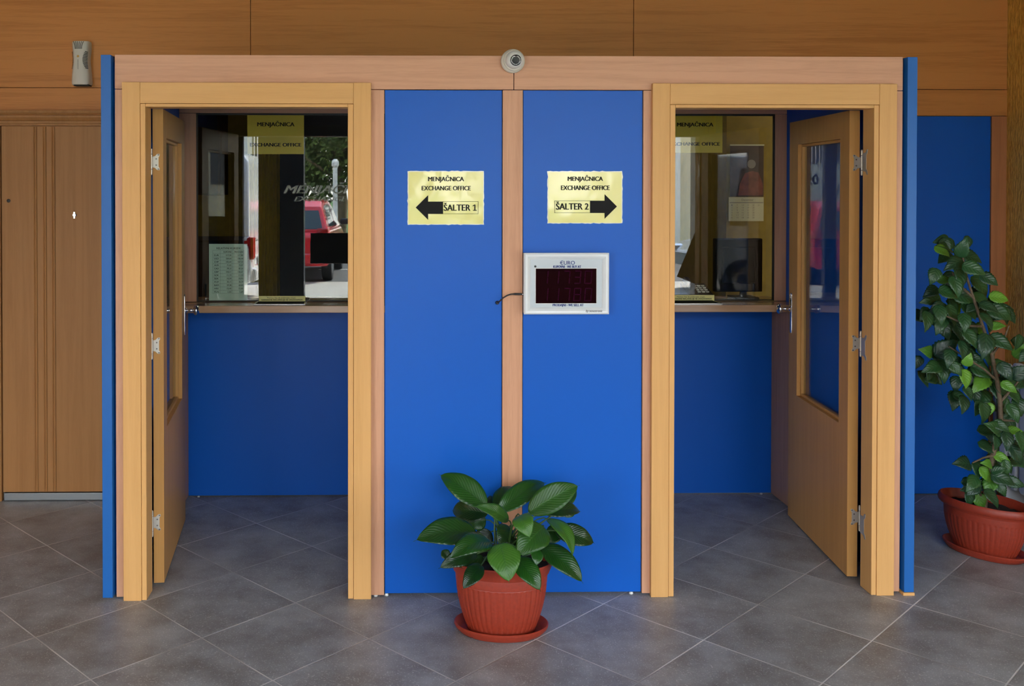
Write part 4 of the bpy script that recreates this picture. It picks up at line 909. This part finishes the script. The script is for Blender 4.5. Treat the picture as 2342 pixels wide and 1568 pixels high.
def car(name, loc, rz, col, label, kz=1.):
    MT['paint'] = plain('car_paint_'+name, col, .22, coat=.8)
    e = thing('car', label, 'car', loc, rz, group='cars parked in the street')
    W = .82
    lower = [(-1.88, .30), (1.85, .28), (1.92, .45), (1.88, .66), (1.55, .80), (.92, .92), (-1.72, .96), (-1.90, .86), (-1.93, .50)]
    def sect(pts, w0, w1, z0, z1):
        n = len(pts); V = []; 
        f = lambda z: w0+(w1-w0)*(z-z0)/(z1-z0)
        V = [(x, -f(z), z) for x, z in pts]+[(x, f(z), z) for x, z in pts]
        return V, [tuple(range(n)), tuple(range(n, 2*n))[::-1]]+[(i, n+i, n+(i+1) % n, (i+1) % n) for i in range(n)]
    b = MB().add(*sect(lower, W*.97, W, .28, .96)).build('body', 'paint', e, local=True, bevel=.05, segs=3)
    cab = [(.95, .90), (.30, 1.38), (-.10, 1.47), (-1.35, 1.46), (-1.62, 1.36), (-1.80, .90)] if kz == 1 else [(.95, .90), (.30, 1.40), (-.02, 1.46), (-1.80, 1.47), (-1.88, 1.42), (-1.90, .90)]
    KZ = lambda z: .9+(z-.9)*kz if z > .9 else z
    cab = [(x, KZ(z)) for x, z in cab]
    MB().add(*sect(cab, W*.98, W*(.76 if kz == 1 else .9), .90, KZ(1.47))).build('cabin', 'paint', e, local=True, bevel=.04, segs=3)
    f = lambda z: W*(.98+((.76 if kz == 1 else .9)-.98)*(z-.90)/.57)+.004
    for s in (-1, 1):
        for nm, q in (('side_window', [(.70, .97), (.25, 1.33), (-.22, 1.39), (-.22, .97)]), ('side_window', [(-.30, .97), (-.30, 1.39), (-1.20, 1.38), (-1.42, 1.0)])):
            P = [(x, s*f(z), KZ(z)) for x, z in q]+[(x, s*(f(z)-.02), KZ(z)) for x, z in q]
            MB().add(P, [(0, 1, 2, 3), (4, 7, 6, 5), (0, 4, 5, 1), (1, 5, 6, 2), (2, 6, 7, 3), (3, 7, 4, 0)]).build(nm, 'carglass', e, local=True)
        MB().box(.52, .66, s*W*1.0, s*(W+.17), .96, 1.08).build('wing_mirror', 'black', e, local=True, bevel=.03, segs=2)
        MB().box(-1.955, -1.80, s*.60, s*.80, .66, .98).build('tail_lamp', 'lamp_red', e, local=True, bevel=.02)
        MB().box(1.66, 1.90, s*.50, s*.78, .62, .76).build('headlamp', 'chrome', e, local=True, bevel=.03)
        for x in (-1.22, 1.18):
            wl = MB(); wl.lathe([(.20, -.09), (.29, -.09), (.31, -.06), (.31, .06), (.29, .09), (.20, .09)], 32, (x, s*(W-.09), .31), 'Y'); wo = wl.build('wheel', 'tyre', e, local=True, smooth=True)
            MB().lathe([(.195, -.085), (.16, -.095), (.05, -.088), (.04, .088), (.16, .095), (.195, .085)], 24, (x, s*(W-.09), .31), 'Y').build('hub', 'steel', wo, local=True, smooth=True)
    def pane(nm, A, B):   # across the car between two (x,z) points
        (x0, z0), (x1, z1) = A, B; w0, w1 = f(z0)-.10, f(z1)-.08; d = .012 if x0 > 0 else -.012
        P = [(x0+d, -w0, z0+.004), (x0+d, w0, z0+.004), (x1+d, w1, z1+.004), (x1+d, -w1, z1+.004)]; P += [(x-d*2, y, z-.01) for x, y, z in P]
        MB().add(P, [(0, 1, 2, 3), (4, 7, 6, 5), (0, 4, 5, 1), (1, 5, 6, 2), (2, 6, 7, 3), (3, 7, 4, 0)]).build(nm, 'carglass', e, local=True)
    pane('windscreen', (.88, KZ(.95)), (.36, KZ(1.34))) if kz == 1 else None
    pane('rear_window', (-1.778, .96), (-1.645, 1.29)) if kz == 1 else None
    MB().box(-1.985, -1.93, -.26, .26, .56, .68).build('number_plate', 'plate', e, local=True)
    MB().box(-2.0, -1.80, -.74, .74, .34, .54).build('bumper', 'paint', e, local=True, bevel=.05, segs=3)
    return e
car('red', (-2.36, -12.95, -.035), R(-88.5), (.62, .012, .022), 'red hatchback parked outside, seen reflected in the window with the rate table')
car('white', (-4.40, -8.5, -.02), R(181), (.75, .75, .73), 'white van parked close to the shopfront outside', 2.25)
car('grey', (6.1, -9.6, -.02), R(172), (.10, .12, .13), 'dark grey car parked outside, seen reflected in the window with the calendar')
def tree(name, x, y, h, cr, z0, label, seed, cols, nl=17000, sz=.17):
    e = thing('tree', label, 'tree', (x, y, -.03), group='trees across the street'); r_ = random.Random(seed)
    MB().tube([(x, y, -.03), (x+.1, y, h*.25), (x-.05, y+.1, h*.5), (x+.1, y, h*.8)], [.2, .16, .12, .04], 10).build('trunk', 'bark', e, smooth=True)
    b_ = MB()
    for i in range(7):
        a = i*2.4; b_.tube([(x, y, h*(.3+.06*i)), (x+cr*.7*math.cos(a), y+cr*.7*math.sin(a), h*(.42+.07*i))], [.06, .015], 6)
    b_.build('bough', 'bark', e, smooth=True)
    V = []; F = []; blobs = [(r_.uniform(-1, 1)*cr*.75, r_.uniform(-1, 1)*cr*.75, r_.uniform(z0+.5, h-.6), r_.uniform(.45, .8)*cr*.6) for _ in range(22)]
    for i in range(nl):
        bx, by, bz, br_ = blobs[r_.randrange(len(blobs))]
        d = Vector((r_.gauss(0, 1), r_.gauss(0, 1), r_.gauss(0, 1))).normalized()*br_*r_.uniform(.6, 1.05)
        c = Vector((x+bx, y+by, bz))+d; n = (d+Vector((r_.gauss(0, .4), r_.gauss(0, .4), r_.gauss(0, .4)))).normalized()
        a = n.orthogonal().normalized(); q = n.cross(a); s = sz*r_.uniform(.6, 1.2); o = len(V)
        V += [c-a*s*.5, c+q*s*.28+n*.02, c+a*s*.5, c-q*s*.28+n*.02]; F.append((o, o+1, o+2, o+3))
    MT[name] = plain('foliage_'+name, cols, .6, var=.45, bscale=1.5)
    MB().add(V, F).build('crown', name, e)['kind'] = 'stuff'
tree('t1', -1.9, -19.6, 5.2, 1.9, .9, 'dense olive green tree across the street behind the red car', 1, (.10, .15, .03))
tree('t2', -1.0, -24, 6.0, 1.7, 1.2, 'tall autumn tinted tree across the street', 2, (.17, .13, .035))
tree('t3', 3.2, -30, 5.0, 1.8, 1.0, 'rounded green tree standing far off to the side of the cream building', 3, (.06, .12, .025))
e = thing('lamp_post', 'pale lamp post across the street in front of the trees', 'lamp post', (-1.86, -17.6, -.03))
MB().tube([(-1.86, -17.6, -.03), (-1.86, -17.6, 2.15)], [.07, .055], 12).build('post', 'render_w', e, smooth=True); MB().lathe([(.05, 2.15), (.09, 2.2), (.09, 2.3), (.04, 2.36)], 16, (-1.86, -17.6, 0)).build('lantern', 'render_w', e, smooth=True)
e = thing('white_building', 'white building across the street with the board reading 7-20', 'building', (-6.3, -23, -.03))
box('wall', 'render_w', e, -9.5, -3.35, -26, -22, -.03, 5.2, 0)
for i in range(4):
    for z in (2.35, 3.8):
        a = -4.5-i*1.35; fo = MB().box(a, a+.95, -22.001, -21.96, z, z+.85).build('window', 'win_dark', e)
        m = MB()
        for k in range(9): m.box(a+.05+k*.1, a+.07+k*.1, -21.955, -21.94, z, z+.85)
        m.build('window_bars', 'steel', fo)
t = MB(); text(t, '7-20', -.30, .30, 1.76, 2.02, 0, .02); t.xform(Matrix.Translation((-4.12, -21.955, 0)) @ Matrix.Rotation(R(180), 4, 'Z'))
box('notice_board', 'plate', e, -4.9, -3.6, -21.999, -21.97, 1.58, 2.16, .0); t.build('lettering', 'ink', e)
box('roof', 'lamp_red', e, -9.7, -3.2, -26.2, -21.8, 5.2, 5.35, 0)
e = thing('cream_building', 'cream building with an outside stair, reflected in the window with the calendar', 'building', (10, -20, -.03))
box('wall', 'render_c', e, 5.6, 15, -26, -19.5, -.03, 6, 0); box('corner_pillar', 'render_w', e, 6.6, 7.1, -19.499, -19.2, -.03, 6, 0)
for a in (5.8, 7.6, 8.9, 11.5): box('window', 'win_dark', e, a, a+.6, -19.501, -19.46, 1.75, 3.1, 0)
stp = MB()
for i in range(14): stp.box(8.0+i*.24, 8.26+i*.24, -19.45, -18.5, 3.0-i*.20, 3.03-i*.20)
stp.prism([(8.0, 2.95), (8.0, 2.8), (11.3, .1), (11.3, .25)], 'Y', -18.5, -18.46); stp.build('outside_stair', 'curtain', e)
rl = MB()
for i in range(8): rl.tube([(8.1+i*.45, -18.48, 3.0-i*.37), (8.1+i*.45, -18.48, 3.95-i*.37)], .02, 6)
rl.tube([(8.0, -18.48, 4.0), (11.3, -18.48, 1.3)], .025, 6); rl.build('stair_railing', 'curtain', e)
